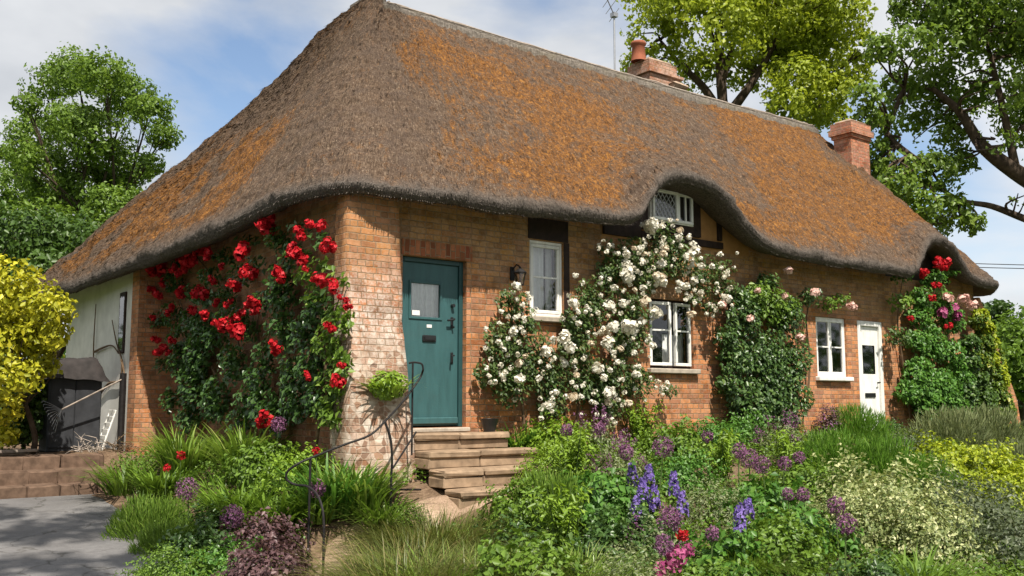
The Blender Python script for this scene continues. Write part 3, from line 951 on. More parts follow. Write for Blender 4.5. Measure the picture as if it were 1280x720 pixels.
def window(name, op, y, casements, sill, label=None, curtain=None, frame_mat='white_paint', surround=True, curt_col=None):
    x0, x1, z0, z1 = op
    fm = MB(); gm = MB()
    if surround:
        fw = .04
        for a in ((x0 + .002, x1 - .002, z0 + .002, z0 + fw), (x0 + .002, x1 - .002, z1 - fw, z1 - .002), (x0 + .002, x0 + fw, z0 + fw + .001, z1 - fw - .001), (x1 - fw, x1 - .002, z0 + fw + .001, z1 - fw - .001)):
            fm.box(a[0], a[1], y + .012, y + .09, a[2], a[3], bev=.004)
    w = fm.build(name, M[frame_mat], cot)
    cm = MB()
    for c in casements: casement(cm, gm, *c[:4], c[4], c[5], rot=c[6] if len(c) > 6 else None)
    cf = cm.build('frame', M['white_paint'], w)
    gm.build('pane', M['glass'], w)
    if sill:
        sm = MB(); sm.box(x0 - .06, x1 + .06, -.09, y + .01, z0 - .075, z0 - .002, bev=.012); sm.build('sill', M[sill], w)
    if curtain:
        km = MB()
        for (a, b, c, d) in curtain:
            n = 14
            xs2 = np.linspace(a, b, n)
            for k in range(n - 1):
                ya = y + .17 + .018 * math.sin(k * 1.9); yb = y + .17 + .018 * math.sin((k + 1) * 1.9)
                km.face([(xs2[k], ya, c), (xs2[k + 1], yb, c), (xs2[k + 1], yb, d), (xs2[k], ya, d)])
        km.build('curtain', M['curtain'], w)
    if label: w['label'] = label
    return w


zc = lambda o_, f: o_[2] + (o_[3] - o_[2]) * f
window('window', TALL, .02, [(TALL[0] + .045, TALL[1] - .045, TALL[2] + .045, TALL[3] - .045, .03, [('h', zc(TALL, .52))])], 'sill', 'tall narrow white window under a dark timber lintel',
       curtain=[(TALL[0] + .05, TALL[1] - .2, TALL[2], TALL[3]), (TALL[1] - .16, TALL[1] - .05, TALL[2], TALL[3])])
xm = (GW[0] + GW[1]) / 2
window('window', GW, .05, [(GW[0] + .03, xm - .05, GW[2] + .04, GW[3] - .04, .02, [('h', zc(GW, .55))], hinge(GW[0] + .03, .02, -.18)), (xm + .055, GW[1] - .03, GW[2] + .04, GW[3] - .04, .02, [('h', zc(GW, .55))], hinge(GW[1] - .03, .02, .12))],
       'sill', 'white two-light window in a dark frame half hidden by white roses', frame_mat='timber', curtain=[(xm + .02, GW[1], GW[2], GW[3] - .5)])
xm = (RW[0] + RW[1]) / 2
window('window', RW, .02, [(RW[0] + .04, xm - .002, RW[2] + .04, RW[3] - .04, .03, [('h', zc(RW, .5))]), (xm + .002, RW[1] - .04, RW[2] + .04, RW[3] - .04, .03, [('h', zc(RW, .5))])], 'white_paint', 'white four-pane window beside the small white door',
       curtain=[(RW[0] + .06, RW[0] + .2, RW[2], RW[3])])
xm = DW[0] + .57
dwin = window('window', DW, -.09, [(DW[0] + .02, xm, DW[2] + .02, DW[3] - .02, -.12, []), (xm + .01, DW[1] - .02, DW[2] + .02, DW[3] - .02, -.10, [('v', xm + .19)])], None, 'small white lattice window under the thatch eyebrow')
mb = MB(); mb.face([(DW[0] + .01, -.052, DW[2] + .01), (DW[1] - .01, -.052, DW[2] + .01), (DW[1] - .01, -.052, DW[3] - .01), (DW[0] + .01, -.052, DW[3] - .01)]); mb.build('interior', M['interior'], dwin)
mb = MB()
cx0, cx1, cz0, cz1 = DW[0] + .07, xm - .045, DW[2] + .07, DW[3] - .07
stp = .085
for sgn in (1, -1):
    for k in range(-12, 16):
        p = []
        # line x = cx0 + k*stp + sgn*(z-cz0)*.75
        for z_ in np.linspace(cz0, cz1, 30):
            x_ = cx0 + k * stp + sgn * (z_ - cz0) * .75
            if cx0 <= x_ <= cx1: p.append((x_, -.100 + .002 * sgn, z_))
        if len(p) > 2: mb.tube([p[0], p[-1]], .006, 4)
mb.build('lattice', M['lead'], dwin)

# ---- front door
dx0, dx1, dz0, dz1 = DOOR
fm = MB(); yF = .10
for a in ((dx0 + .002, dx0 + .06, dz0 + .002, dz1 - .002), (dx1 - .06, dx1 - .002, dz0 + .002, dz1 - .002), (dx0 + .061, dx1 - .061, dz1 - .06, dz1 - .002)):
    fm.box(a[0], a[1], yF - .03, yF + .1, a[2], a[3], bev=.006)
door = MB()
a0, a1, b0_, b1_ = dx0 + .064, dx1 - .064, dz0 + .02, dz1 - .064
wx0, wx1, wz0, wz1 = a0 + .12, a1 - .27, b1_ - .66, b1_ - .25
for x0, x1, z0, z1 in ((a0, wx0, b0_, b1_), (wx1, a1, b0_, b1_), (wx0 + .0005, wx1 - .0005, b0_, wz0), (wx0 + .0005, wx1 - .0005, wz1, b1_)):
    door.face([(x0, yF, z0), (x1, yF, z0), (x1, yF, z1), (x0, yF, z1)])
for q in ((wx0, wx1, wz0 - .03, wz0), (wx0, wx1, wz1, wz1 + .03), (wx0 - .03, wx0, wz0 - .03, wz1 + .03), (wx1, wx1 + .03, wz0 - .03, wz1 + .03)):
    door.box(q[0], q[1], yF - .014, yF + .03, q[2], q[3], bev=.004)
door.box(a0 + .01, a1 - .01, yF - .045, yF - .002, b0_ + .02, b0_ + .10, bev=.01)
dob = door.build('door', M['teal'], cot); dob['label'] = 'teal painted front door with small curtained window'
fm.build('frame', M['teal_dark'], dob)
mb = MB(); mb.face([(wx0, yF + .012, wz0), (wx1, yF + .012, wz0), (wx1, yF + .012, wz1), (wx0, yF + .012, wz1)]); mb.build('pane', M['glass'], dob)
mb = MB()
xs2 = np.linspace(wx0 - .01, wx1 + .01, 34)
for k in range(33):
    ya, yb = yF + .034 + .016 * math.sin(k * 1.25 + math.sin(k * .7)), yF + .034 + .016 * math.sin((k + 1) * 1.25 + math.sin((k + 1) * .7))
    mb.face([(xs2[k], ya, wz0 - .01), (xs2[k + 1], yb, wz0 - .01), (xs2[k + 1], yb, wz1 + .01), (xs2[k], ya, wz1 + .01)])
mb.build('curtain', M['curtain'], dob, smooth=True)
mb = MB(); mb.box(wx0 + .02, wx0 + .13, yF - .004, yF + .008, wz0 + .015, wz0 + .075, bev=.002); mb.build('sticker', M['plate'], dob)
xc = (a0 + a1) / 2 - .02
mb = MB(); mb.box(xc - .10, xc + .10, yF - .02, yF, wz0 - .30, wz0 - .22, bev=.012); mb.box(xc - .075, xc + .075, yF - .028, yF - .02, wz0 - .28, wz0 - .24, bev=.006); mb.build('letterbox', M['black'], dob)
mb = MB(); mb.box(xc - .035, xc + .04, yF - .006, yF, wz0 - .13, wz0 - .09, bev=.004); mb.build('number_plate', M['plate'], dob)
hx = a1 - .09
mb = MB(); mb.tube([(hx, yF - .05, wz0 + .16 - .0), (hx, yF - .001, wz0 + .16)], .022, 10); mb.build('lock', M['black'], dob)
mb = MB(); mb.box(hx - .02, hx + .02, yF - .014, yF, wz0 - .12, wz0 + .02, bev=.006); mb.tube([(hx, yF - .02, wz0 - .01), (hx - .0, yF - .06, wz0 - .01), (hx - .02, yF - .065, wz0 - .02), (hx - .10, yF - .06, wz0 - .03)], .013, 8); mb.tube([(hx, yF - .015, wz0 - .09), (hx, yF - .05, wz0 - .11)], .012, 8); mb.build('handle', M['black'], dob)
mb = MB(); mb.box(hx - .018, hx + .022, yF - .012, yF, wz0 - .56, wz0 - .42, bev=.006); mb.tube([(hx, yF - .015, wz0 - .46), (hx, yF - .055, wz0 - .46), (hx - .035, yF - .06, wz0 - .47), (hx - .04, yF - .06, wz0 - .54)], .011, 8); mb.build('handle', M['black'], dob)
mb = MB(); mb.box(dx0 - .005, dx1 + .005, -.10, .19, dz0 - .055, dz0 - .001, bev=.012); mb.build('threshold', M['sill'], dob)
mb = MB(); mb.face([(a0, yF + .1, b0_), (a1, yF + .1, b0_), (a1, yF + .1, b1_), (a0, yF + .1, b1_)]); mb.build('door_back', M['interior'], dob)

# ---- small white door
x0, x1, z0, z1 = RD
fm = MB()
for a in ((x0 + .002, x0 + .09, z0, z1 - .002), (x1 - .09, x1 - .002, z0, z1 - .002), (x0 + .091, x1 - .091, z1 - .09, z1 - .002)):
    fm.box(a[0], a[1], -.012, .08, a[2], a[3], bev=.006)
wd = MB()
a0, a1, b0_, b1_ = x0 + .092, x1 - .092, z0 + .02, z1 - .094
vx0, vx1, vz0, vz1 = a0 + .10, a1 - .10, b1_ - .86, b1_ - .34
for q in ((a0, vx0, b0_, b1_), (vx1, a1, b0_, b1_), (vx0, vx1, b0_, vz0), (vx0, vx1, vz1, b1_)):
    wd.face([(q[0], .035, q[2]), (q[1], .035, q[2]), (q[1], .035, q[3]), (q[0], .035, q[3])])
for k in range(4):
    xx = a0 + (a1 - a0) * (k + 1) / 5
    wd.box(xx - .004, xx + .004, .030, .036, b0_, vz0 - .06)
wdo = wd.build('door', M['white_paint'], cot); wdo['label'] = 'small white plank door with a dark pane'
fm.build('frame', M['white_paint'], wdo)
mb = MB(); mb.face([(vx0, .05, vz0), (vx1, .05, vz0), (vx1, .05, vz1), (vx0, .05, vz1)]); mb.build('pane', M['glass'], wdo)
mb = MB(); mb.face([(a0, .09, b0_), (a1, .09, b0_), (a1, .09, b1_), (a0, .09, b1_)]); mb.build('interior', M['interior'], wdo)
mb = MB(); mb.box(vx0 + .02, vx1 - .04, .015, .034, vz0 - .42, vz0 - .34, bev=.008); mb.build('letterbox', M['black'], wdo)
mb = MB(); mb.tube([(a1 - .05, .034, vz0 - .15), (a1 - .05, -.02, vz0 - .15), (a1 - .12, -.025, vz0 - .16)], .012, 8); mb.build('handle', M['black'], wdo)

# ---- wall lantern
lx, lz = 2.44, 3.22
mb = MB(); mb.box(lx - .035, lx + .035, -.02, -.001, lz - .08, lz + .10, bev=.005)
mb.tube([(lx, -.015, lz + .06), (lx, -.10, lz + .12), (lx, -.16, lz + .09), (lx, -.17, lz + .05)], .010, 6)
lan = mb.build('wall_lantern', M['black_iron'], cot)
mb = MB(); mb.lathe((lx, -.17, lz - .16), [(.0, 0), (.045, 0), (.05, .015), (.04, .02)], 8)
mb.lathe((lx, -.17, lz), [(.085, 0), (.088, .012), (.04, .055), (.02, .06), (.012, .085), (0, .09)], 8)
for k in range(4):
    an = math.pi / 4 + k * math.pi / 2
    mb.tube([(lx + .047 * math.cos(an), -.17 + .047 * math.sin(an), lz - .145), (lx + .075 * math.cos(an), -.17 + .075 * math.sin(an), lz)], .005, 4)
mb.build('lantern_cage', M['black_iron'], lan)
mb = MB(); mb.lathe((lx, -.17, lz - .14), [(.043, 0), (.07, .138)], 8); mb.build('lantern_glass', M['glass'], lan)

# ---- rendered side wall: dark slit window and a half-height black pipe
mb = MB(); mb.box(-.56, -.52, 6.32, 6.62, 2.35, 3.35, bev=.01); sw = mb.build('window', M['timber'], cot); sw['label'] = 'narrow dark slit window in the white side wall'
mb = MB(); mb.face([(-.563, 6.58, 2.4), (-.563, 6.36, 2.4), (-.563, 6.36, 3.3), (-.563, 6.58, 3.3)]); mb.build('pane', M['glass'], sw)
mb = MB(); mb.tube([(-.62, 6.03, .78), (-.62, 6.03, 2.02)], .05, 10); mb.build('drainpipe', M['black_iron'], cot)

# ---- chimneys
Y1 = 4.0
c0 = at(786, 78, Y=Y1); c1 = at(850, 100, Y=Y1)
x0, x1 = c0[0] + .62, c1[0]
mb = MB()
mb.box(x0, x1, Y1, Y1 + .62, 6.6, 8.50)
ch = mb.build('chimney', M['brick_chimney'], roof); ch['label'] = 'long low chimney stack behind the ridge'
mb = MB()
mb.box(x0 - .06, x1 + .06, Y1 - .06, Y1 + .68, 8.501, 8.56)
mb.box(x0 - .02, x1 - .12, Y1 - .02, Y1 + .64, 8.561, 8.77)
mb.build('chimney_cap', M['brick_chimney'], ch)
mb = MB()
vs = []
mb.box(x0 + .02, x1 - .22, Y1 + .02, Y1 + .6, 8.771, 8.84, bev=.05, jit=.015); mb.box(x1 - .35, x1 + .14, Y1 - .16, Y1 + .2, 8.28, 8.40, bev=.05, jit=.03)
mb.build('flaunching', M['mortar'], ch)
mb = MB(); px_ = at(798, 60, Y=Y1 + .3)[0]
mb.lathe((px_, Y1 + .3, 8.80), [(.17, 0), (.155, .08), (.135, .34), (.165, .36), (.17, .40), (.15, .43), (.12, .43), (.11, .1)], 20)
mb.build('chimney_pot', M['terracotta'], ch, smooth=True)
# aerial on the first chimney
ax_ = at(768, 50, Y=Y1 + .3)
zt = at(768, 16, Y=Y1 + .3)[2]
mb = MB(); mb.tube([(ax_[0], Y1 + .3, 8.0), (ax_[0], Y1 + .3, zt)], .02, 6)
mb.tube([(ax_[0], Y1 + .3, zt - .05), (ax_[0] - .52, Y1 + .05, zt + .22)], .012, 5)
for k, f in enumerate((0, .35, .65, 1.0)):
    bx, by, bz = ax_[0] - .52 * f, Y1 + .3 - .25 * f, zt - .05 + .27 * f
    mb.tube([(bx - .05, by + .10, bz - .13), (bx + .05, by - .10, bz + .13)], .008, 4)
mb.tube([(ax_[0] - .56, Y1 + .0, zt + .06), (ax_[0] - .50, Y1 + .1, zt + .30)], .02, 5)
mb.box(ax_[0] - .06, ax_[0] + .06, Y1 + .24, Y1 + .36, zt - .10, zt - .01)
mb.build('aerial', M['alu'], ch)

Y2 = 1.9
c0 = at(1064, 160, Y=Y2); c1 = at(1089, 160, Y=Y2)
x0, x1 = c0[0], c1[0]
ztop = at(1076, 150, Y=Y2)[2]
mb = MB(); mb.box(x0 + .05, x1 - .03, Y2 + .05, Y2 + .48, 5.2, ztop - .42)
ch2 = mb.build('chimney', M['brick_red'], roof); ch2['label'] = 'red brick end chimney with corbelled cap'
mb = MB()
mb.box(x0 + .015, x1, Y2 + .015, Y2 + .52, ztop - .419, ztop - .345); mb.box(x0 - .03, x1 + .04, Y2 - .03, Y2 + .56, ztop - .344, ztop - .22); mb.box(x0 + .01, x1 + .0, Y2 + .01, Y2 + .53, ztop - .219, ztop - .07)
mb.build('chimney_cap', M['brick_red'], ch2)
mb = MB(); mb.box(x0 + .06, x1 - .06, Y2 + .06, Y2 + .46, ztop - .069, ztop, bev=.04, jit=.01); mb.build('flaunching', M['mortar'], ch2)

# ------------------------------------------------------------------ steps, rails, clutter
st = empty('stone_steps', (1.35, -.8, .5))
tag(st, 'worn sandstone steps climbing to the teal front door', 'steps')
lev = [(1.215, -.50, 2.02), (1.03, -.80, 2.22), (.84, -1.10, 2.30), (.65, -1.40, 2.25)]
for k, (zt_, yf, xe) in enumerate(lev):
    zb = lev[k + 1][0] + .001 if k < 3 else .35
    mb = MB()
    xs_ = .67
    yb = -.002 if k == 0 else lev[k - 1][1] + .04
    n = 3
    cuts = [xs_, xs_ + .62 + .1 * math.sin(k * 2.1), xe]
    for a, b in zip(cuts[:-1], cuts[1:]):
        mb.box(a + .003, b - .003, yf + random.uniform(-.012, .012), yb, zt_ - .075, zt_, bev=.018, jit=.008)
        mb.box(a + .003, b - .003, yf + .03, yb, zb, zt_ - .0755, bev=.012, jit=.006)
    mb.build('step', M['stone'], st)
ss = empty('brick_steps', (-2.1, 5.0, .3))
tag(ss, 'low steps, brown tone darkened for shade, from the grey drive up to the side yard', 'steps')
for k in range(3):
    mb = MB(); yf = 4.6 + k * .40
    xs_ = -3.15
    while xs_ < -1.08:
        w_ = random.uniform(.36, .6); xe = min(xs_ + w_, -1.02)
        mb.box(xs_ + .004, xe - .004, yf, yf + (.42 if k < 2 else .5), .18 + .18 * k, .44 + .18 * k + (0.0), bev=.015, jit=.012)
        xs_ += w_
    mb.build('step', M['shade_brown_step'], ss)


def smooth_path(pts, k=8):
    P_ = np.array(pts, float); out_ = []
    for i in range(len(P_) - 1):
        p0, p1, p2, p3 = P_[max(i - 1, 0)], P_[i], P_[i + 1], P_[min(i + 2, len(P_) - 1)]
        for t_ in np.linspace(0, 1, k, endpoint=False):
            out_.append(.5 * ((2 * p1) + (-p0 + p2) * t_ + (2 * p0 - 5 * p1 + 4 * p2 - p3) * t_ ** 2 + (-p0 + 3 * p1 - 3 * p2 + p3) * t_ ** 3))
    out_.append(P_[-1]); return out_


# handrail: from a hooked post by the door, down past a bowed post to a scroll above the path
def q3(u, v, D):
    return at(u, v, D=D)


dA, dB, dC = 10.75, 10.0, 9.2
hr = empty('handrail', (0, -1.0, .5))
tag(hr, 'black wrought iron handrail with a scrolled end beside the door steps', 'handrail')
mb = MB()
mb.tube(smooth_path([q3(529, 462, dA), q3(527, 455, dA), q3(518, 453, dA), q3(511, 454, dA)]), .0105, 6)
mb.tube(smooth_path([q3(529, 462, dA), q3(524, 474, dA), q3(505, 500, dA - .3), q3(481, 527, dB), q3(462, 544, dB - .2), q3(430, 556, dB - .4), q3(392, 571, dC + .1), q3(372, 580, dC), q3(359, 590, dC), q3(359, 600, dC), q3(370, 606, dC), q3(384, 608, dC - .1), q3(396, 618, dC - .2), q3(403, 636, dC - .3), q3(405, 660, dC - .35)]), .0115, 7)
mb.build('rail', M['black_iron'], hr)
mb = MB(); p = q3(516, 454, dA); mb.tube([p, (p[0], p[1], 1.0)], .0105, 6); mb.build('post', M['black_iron'], hr)
mb = MB(); p = q3(489, 600, dB)
mb.tube(smooth_path([q3(481, 527, dB), q3(488, 548, dB), q3(490, 575, dB), p, (p[0], p[1], .2)]), .013, 7); mb.build('post', M['black_iron'], hr)
mb = MB(); p = q3(388, 573, dC + .08); mb.tube([p, (p[0], p[1], .0)], .0115, 6); mb.build('post', M['black_iron'], hr)
mb = MB(); p = q3(405, 660, dC - .35); mb.tube([p, (p[0], p[1], .0)], .0115, 6); mb.build('post', M['black_iron'], hr)
mb = MB(); mb.tube([q3(520, 540, dA - .1), q3(491, 585, dB)], .011, 5); mb.tube([q3(490, 612, dB), q3(526, 612, dA - .4)], .011, 5); mb.build('brace', M['black_iron'], hr)

# clutter in the side yard
YZ = .82
bn = empty('storage_locker', (-1.25, 6.6, YZ))
tag(bn, 'tall dark grey storage locker below a ragged cover by the white side wall', 'locker')
mb = MB(); mb.box(-1.62, -.84, 6.35, 6.85, YZ - .02, 2.05, bev=.02); mb.build('body', M['bin'], bn)
for xa, xb in ((-1.60, -1.245), (-1.235, -.86)):
    mb = MB(); mb.box(xa, xb, 6.325, 6.349, YZ + .05, 1.95, bev=.006); mb.build('door', M['bin'], bn)
cov = np.array([[(x_, y_, 0) for y_ in np.linspace(6.22, 6.95, 14)] for x_ in np.linspace(-1.76, -.74, 18)])
edge_d = np.maximum(np.abs((cov[..., 0] + 1.25) / .51), np.abs((cov[..., 1] - 6.585) / .365))
cov[..., 2] = 2.24 + (fbm(cov * 4, 3, 3) - .5) * .14 - .34 * sstep(.6, 1.0, edge_d) + .02
ii = (np.arange(17)[:, None] * 14 + np.arange(13)[None]).ravel()
npmesh('cover', cov.reshape(-1, 3), np.stack([ii, ii + 14, ii + 15, ii + 1], 1), M['tarp'], bn, smooth=True)
# rake
rk = empty('leaf_rake', (-1.35, 6.1, YZ)); tag(rk, 'fan leaf rake leaning across the dark locker', 'rake')
pA = at(77, 512, Y=6.12); pB = at(157, 472, Y=6.0)
mb = MB(); mb.tube([pA, pB], .014, 6); mb.build('handle', M['bare_wood'], rk)
mb = MB()
for k in range(10):
    e = at(60 + .4 * k, 508 + 4.2 * k, Y=6.16) if False else pA + (np.array([-.20, .02, -.02]) + np.array([.022, 0, -.05]) * (k - 3))
    mb.tube(smooth_path([pA, pA + (e - pA) * .6 + np.array([0, 0, .01]), e, e + np.array([-.015, -.02, -.03])], 4), .0045, 4)
mb.build('tines', M['alu'], rk)
# folded white chair
fc = empty('folded_chair', (-.75, 6.15, YZ)); tag(fc, 'white slatted chair folded against the white side wall', 'chair')
def rotc(p):
    th = .32; x_, y_, z_ = p
    return np.array([-.62 - .0 - (1 - z_) * 0 - .18 + z_ * .10, 6.2 + y_, YZ + z_])
for s_ in (0, .34):
    mb = MB(); mb.tube([(-.86, 6.15 + s_ * .9, YZ), (-.66, 6.18 + s_ * .9, YZ + .62)], .014, 6); mb.build('leg', M['white_paint'], fc)
mb = MB()
for k in range(5):
    z_ = .16 + k * .10; x_ = -.86 + .20 * z_ / .62
    mb.box(x_ - .006, x_ + .012, 6.16, 6.49, YZ + z_, YZ + z_ + .065, bev=.004)
mb.build('slats', M['white_paint'], fc)
# planks
for k, (x_, y_, a_, lab) in enumerate(((-2.35, 5.75, .25, 'grey weathered plank lying on the top side step'), (-2.5, 5.98, -.15, 'short brown plank end lying behind the grey plank'))):
    mb = MB(); r_ = hinge(x_, y_, a_); mb.box(x_ - .45 + .12 * k, x_ + .5 - .15 * k, y_ - .05, y_ + .05, .845 + .0 * k, .885, bev=.006, rot=r_)
    tag(mb.build('wood_plank', M['bare_wood'] if k == 0 else M['wood_stem']), lab, 'plank', 'loose planks by the side steps')
for u, v, r_, lab in ((35, 558, .42, 'heap of dry brushwood on the side steps below the yellow shrub'), (112, 566, .30, 'scatter of dead twigs at the foot of the dark locker'), (150, 566, .22, 'small tangle of dead stems by the white chair')):
    c_ = at(u, v, Z=.88); mb = MB()
    for k in range(46):
        a_ = rng.random() * 6.283; q = np.array([rng.normal(0, .4) * r_, rng.normal(0, .4) * r_, abs(rng.normal(0, .10))]); l_ = rng.uniform(.15, .5) * r_ * 1.6
        e_ = np.array([math.cos(a_), math.sin(a_), rng.uniform(-.1, .7)]) * l_
        mb.tube([c_ + q, c_ + q + e_ * .5 + rng.normal(0, .02, 3), c_ + q + e_], [.007, .005, .002], 4, cap=False)
    tag(mb.build('brushwood', M['wood_stem'] if r_ != .30 else M['bare_wood'], boxuv=False), lab, 'twigs', None, 'stuff')
# dark boot-like pot by the door
mb = MB(); mb.lathe((1.86, -.30, 1.216), [(0, 0), (.07, 0), (.105, .13), (.115, .16), (.10, .16), (.085, .12), (0, .12)], 16)
tag(mb.build('plant_pot', M['black']), 'small black pot standing on the top step right of the door', 'pot')

# ------------------------------------------------------------------ leaves
def unit(a): return a / (np.linalg.norm(a, axis=-1, keepdims=True) + 1e-9)


def leaf_arrays(P_, N, L, Wd, fold=.25, droop=0.0, dirs=None):
    n = len(P_)
    N = unit(N)
    if dirs is None:
        r = rng.normal(size=(n, 3)); r[:, 2] -= droop
    else: r = dirs
    T = unit(r - N * np.sum(r * N, 1, keepdims=True))
    B = np.cross(N, T)
    L = np.broadcast_to(L, n)[:, None]; Wd = np.broadcast_to(Wd, n)[:, None]
    v0 = P_ - T * L * .5
    v2 = P_ + T * L * .5 - N * L * .08
    v1 = P_ - T * L * .06 + B * Wd * .5 + N * Wd * fold
    v3 = P_ - T * L * .06 - B * Wd * .5 + N * Wd * fold
    V_ = np.stack([v0, v1, v2, v3], 1).reshape(-1, 3)
    i = np.arange(n)[:, None] * 4
    F = np.concatenate([i + np.array([[0, 2, 1]]), i + np.array([[0, 3, 2]])], 0)
    return V_, F


def leaves(name, P_, N, L, Wd, mat, parent=None, tint=None, fold=.25, droop=0.0, dirs=None):
    n = len(P_)
    V_, F = leaf_arrays(P_, N, L, Wd, fold, droop, dirs)
    if tint is None: tint = rng.random(n)
    return npmesh(name, V_, F, mat, parent, attrs={'tint': np.repeat(np.clip(tint, 0, 1), 4)})


def blades(base, dirs, L, Wd, bend, seg=5):
    """strap leaves arching over: returns V,F"""
    n = len(base); t_ = np.linspace(0, 1, seg + 1)
    up = np.array([0, 0, 1.0])
    hd = unit(dirs * np.array([1, 1, 0.0]))
    sidev = np.cross(hd, up)
    V_ = []
    lean = np.linalg.norm(dirs[:, :2], axis=1)
    for k, tt in enumerate(t_):
        s_ = lean[:, None] * tt + bend[:, None] * tt * tt
        p = base + hd * (s_ * L[:, None]) + up * (L[:, None] * (tt - .62 * bend[:, None] * tt ** 2.6))
        w_ = Wd[:, None] * (1 - tt ** 2.2) * (.55 + .9 * min(tt, .5))
        V_.append(p - sidev * w_ * .5); V_.append(p + sidev * w_ * .5)
    V_ = np.stack(V_, 1)
    m_ = V_.shape[1]
    i = np.arange(n)[:, None] * m_
    F = np.concatenate([i + np.array([[2 * k, 2 * k + 1, 2 * k + 3, 2 * k + 2]]) for k in range(seg)], 0)
    return V_.reshape(-1, 3), F, m_


def sphere_dirs(n): return unit(rng.normal(size=(n, 3)))


# ---- plant makers: every maker builds one plant at the origin and returns its root (an Empty)
def strap_plant(h=.55, n=150, wd=.022, mat='lf_strap', spread=.5, root_r=.16, bend=.5, name='strap_leaf_plant'):
    r = empty(name, (0, 0, 0))
    a = rng.random(n) * 6.283; rr = np.sqrt(rng.random(n)) * root_r
    base = np.stack([rr * np.cos(a), rr * np.sin(a), np.full(n, -.03)], 1)
    a2 = a + rng.normal(0, .5, n); ln = rng.random(n) * spread
    d = np.stack([np.cos(a2) * ln, np.sin(a2) * ln, np.zeros(n)], 1)
    V_, F, m_ = blades(base, d, h * rng.uniform(.6, 1.15, n), wd * rng.uniform(.6, 1.3, n), bend * rng.uniform(.2, 1.2, n))
    npmesh('leaves', V_, F, M[mat], r, attrs={'tint': np.repeat(rng.random(n), m_)}, smooth=True)
    return r


def mound_plant(h=.4, rad=.35, n=1500, leaf=.05, mat='lf_mid', lump=.6, asp=.65, name='leafy_plant', inner=.45, stems=True, seed=0, tintbias=0.0):
    r = empty(name, (0, 0, 0)); n = int(n * 1.9); leaf = leaf * .85
    d = sphere_dirs(n); d[:, 2] = np.abs(d[:, 2]) * 1.0 - .15
    d = unit(d)
    off = np.array([seed * 7.7, seed * 3.1, 0])
    lm_ = 1 + lump * ((fbm(d * 2.6 + off, 3, seed) - .5) * 2 + (vnoise(d * 6.5 + off, seed + 3) - .5) * .9)
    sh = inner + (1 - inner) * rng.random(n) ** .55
    P_ = d * np.array([rad, rad, h]) * (lm_ * sh)[:, None]
    P_[:, 2] = np.maximum(P_[:, 2], 0.0) + .02
    kp = vnoise(P_ * 1.0 / (leaf * 2.4), seed + 8) > .36
    P_, d, sh = P_[kp], d[kp], sh[kp]; n = len(P_)
    N = unit(d * np.array([1., 1., 1.0]) + np.array([0, 0, .2]) + rng.normal(0, .45, (n, 3)))
    sz = leaf * rng.uniform(.6, 1.3, n)
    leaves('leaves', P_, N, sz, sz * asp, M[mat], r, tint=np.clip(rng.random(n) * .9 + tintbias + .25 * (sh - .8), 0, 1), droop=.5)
    if stems:
        mb_ = MB()
        for k in range(9):
            dd_ = d[k]; e = dd_ * np.array([rad, rad, h]) * .85
            mb_.tube([(0, 0, -.03), e * .5 + np.array([0, 0, h * .12]), e], [.008, .006, .003], 4, cap=False)
        mb_.build('stems', M['stem'], r, boxuv=False)
    return r


def fennel_plant(h=.55, rad=.4, n=2600, mat='lf_fennel', name='feathery_plant', seed=0, wd=.008, ln=.13):
    r = empty(name, (0, 0, 0))
    d = sphere_dirs(n); d[:, 2] = np.abs(d[:, 2]); sh = .35 + .65 * rng.random(n) ** .6
    lm_ = 1 + .5 * (fbm(d * 2.4 + seed * 5, 3, seed) - .5)
    P_ = d * np.array([rad, rad, h]) * (sh * lm_)[:, None]
    up = unit(d * .7 + np.array([0, 0, .9]) + rng.normal(0, .3, (n, 3)))
    N = unit(np.cross(up, rng.normal(size=(n, 3))))
    leaves('leaves', P_, N, ln * rng.uniform(.5, 1.2, n), wd * rng.uniform(.7, 1.4, n), M[mat], r, dirs=up)
    return r


def star_ball(rad, n, size, wd=.45, mat='pt_mauve', name='flower_head', parent=None, c=(0, 0, 0), shell=.25, flat=1.0):
    d = sphere_dirs(n)
    P_ = d * np.array([rad, rad, rad * flat]) * (1 - shell * rng.random(n))[:, None] + np.array(c)
    N = unit(d + rng.normal(0, .5, (n, 3)))
    return leaves(name, P_, N, size * rng.uniform(.7, 1.3, n), size * wd * rng.uniform(.7, 1.3, n), M[mat], parent)


def allium(hh=.75, rad=.09, mat='pt_mauve', n=260):
    r = empty('allium', (0, 0, 0))
    top = np.array([rng.normal(0, .04), rng.normal(0, .04), hh])
    mb_ = MB(); mb_.tube(smooth_path([(0, 0, -.05), top * .5 + np.array([.02, 0, 0]), top], 4), .007, 5); mb_.build('stem', M['stem'], r, boxuv=False)
    star_ball(rad, n, .034, .4, mat, 'flower_head', r, top, .35)
    return r


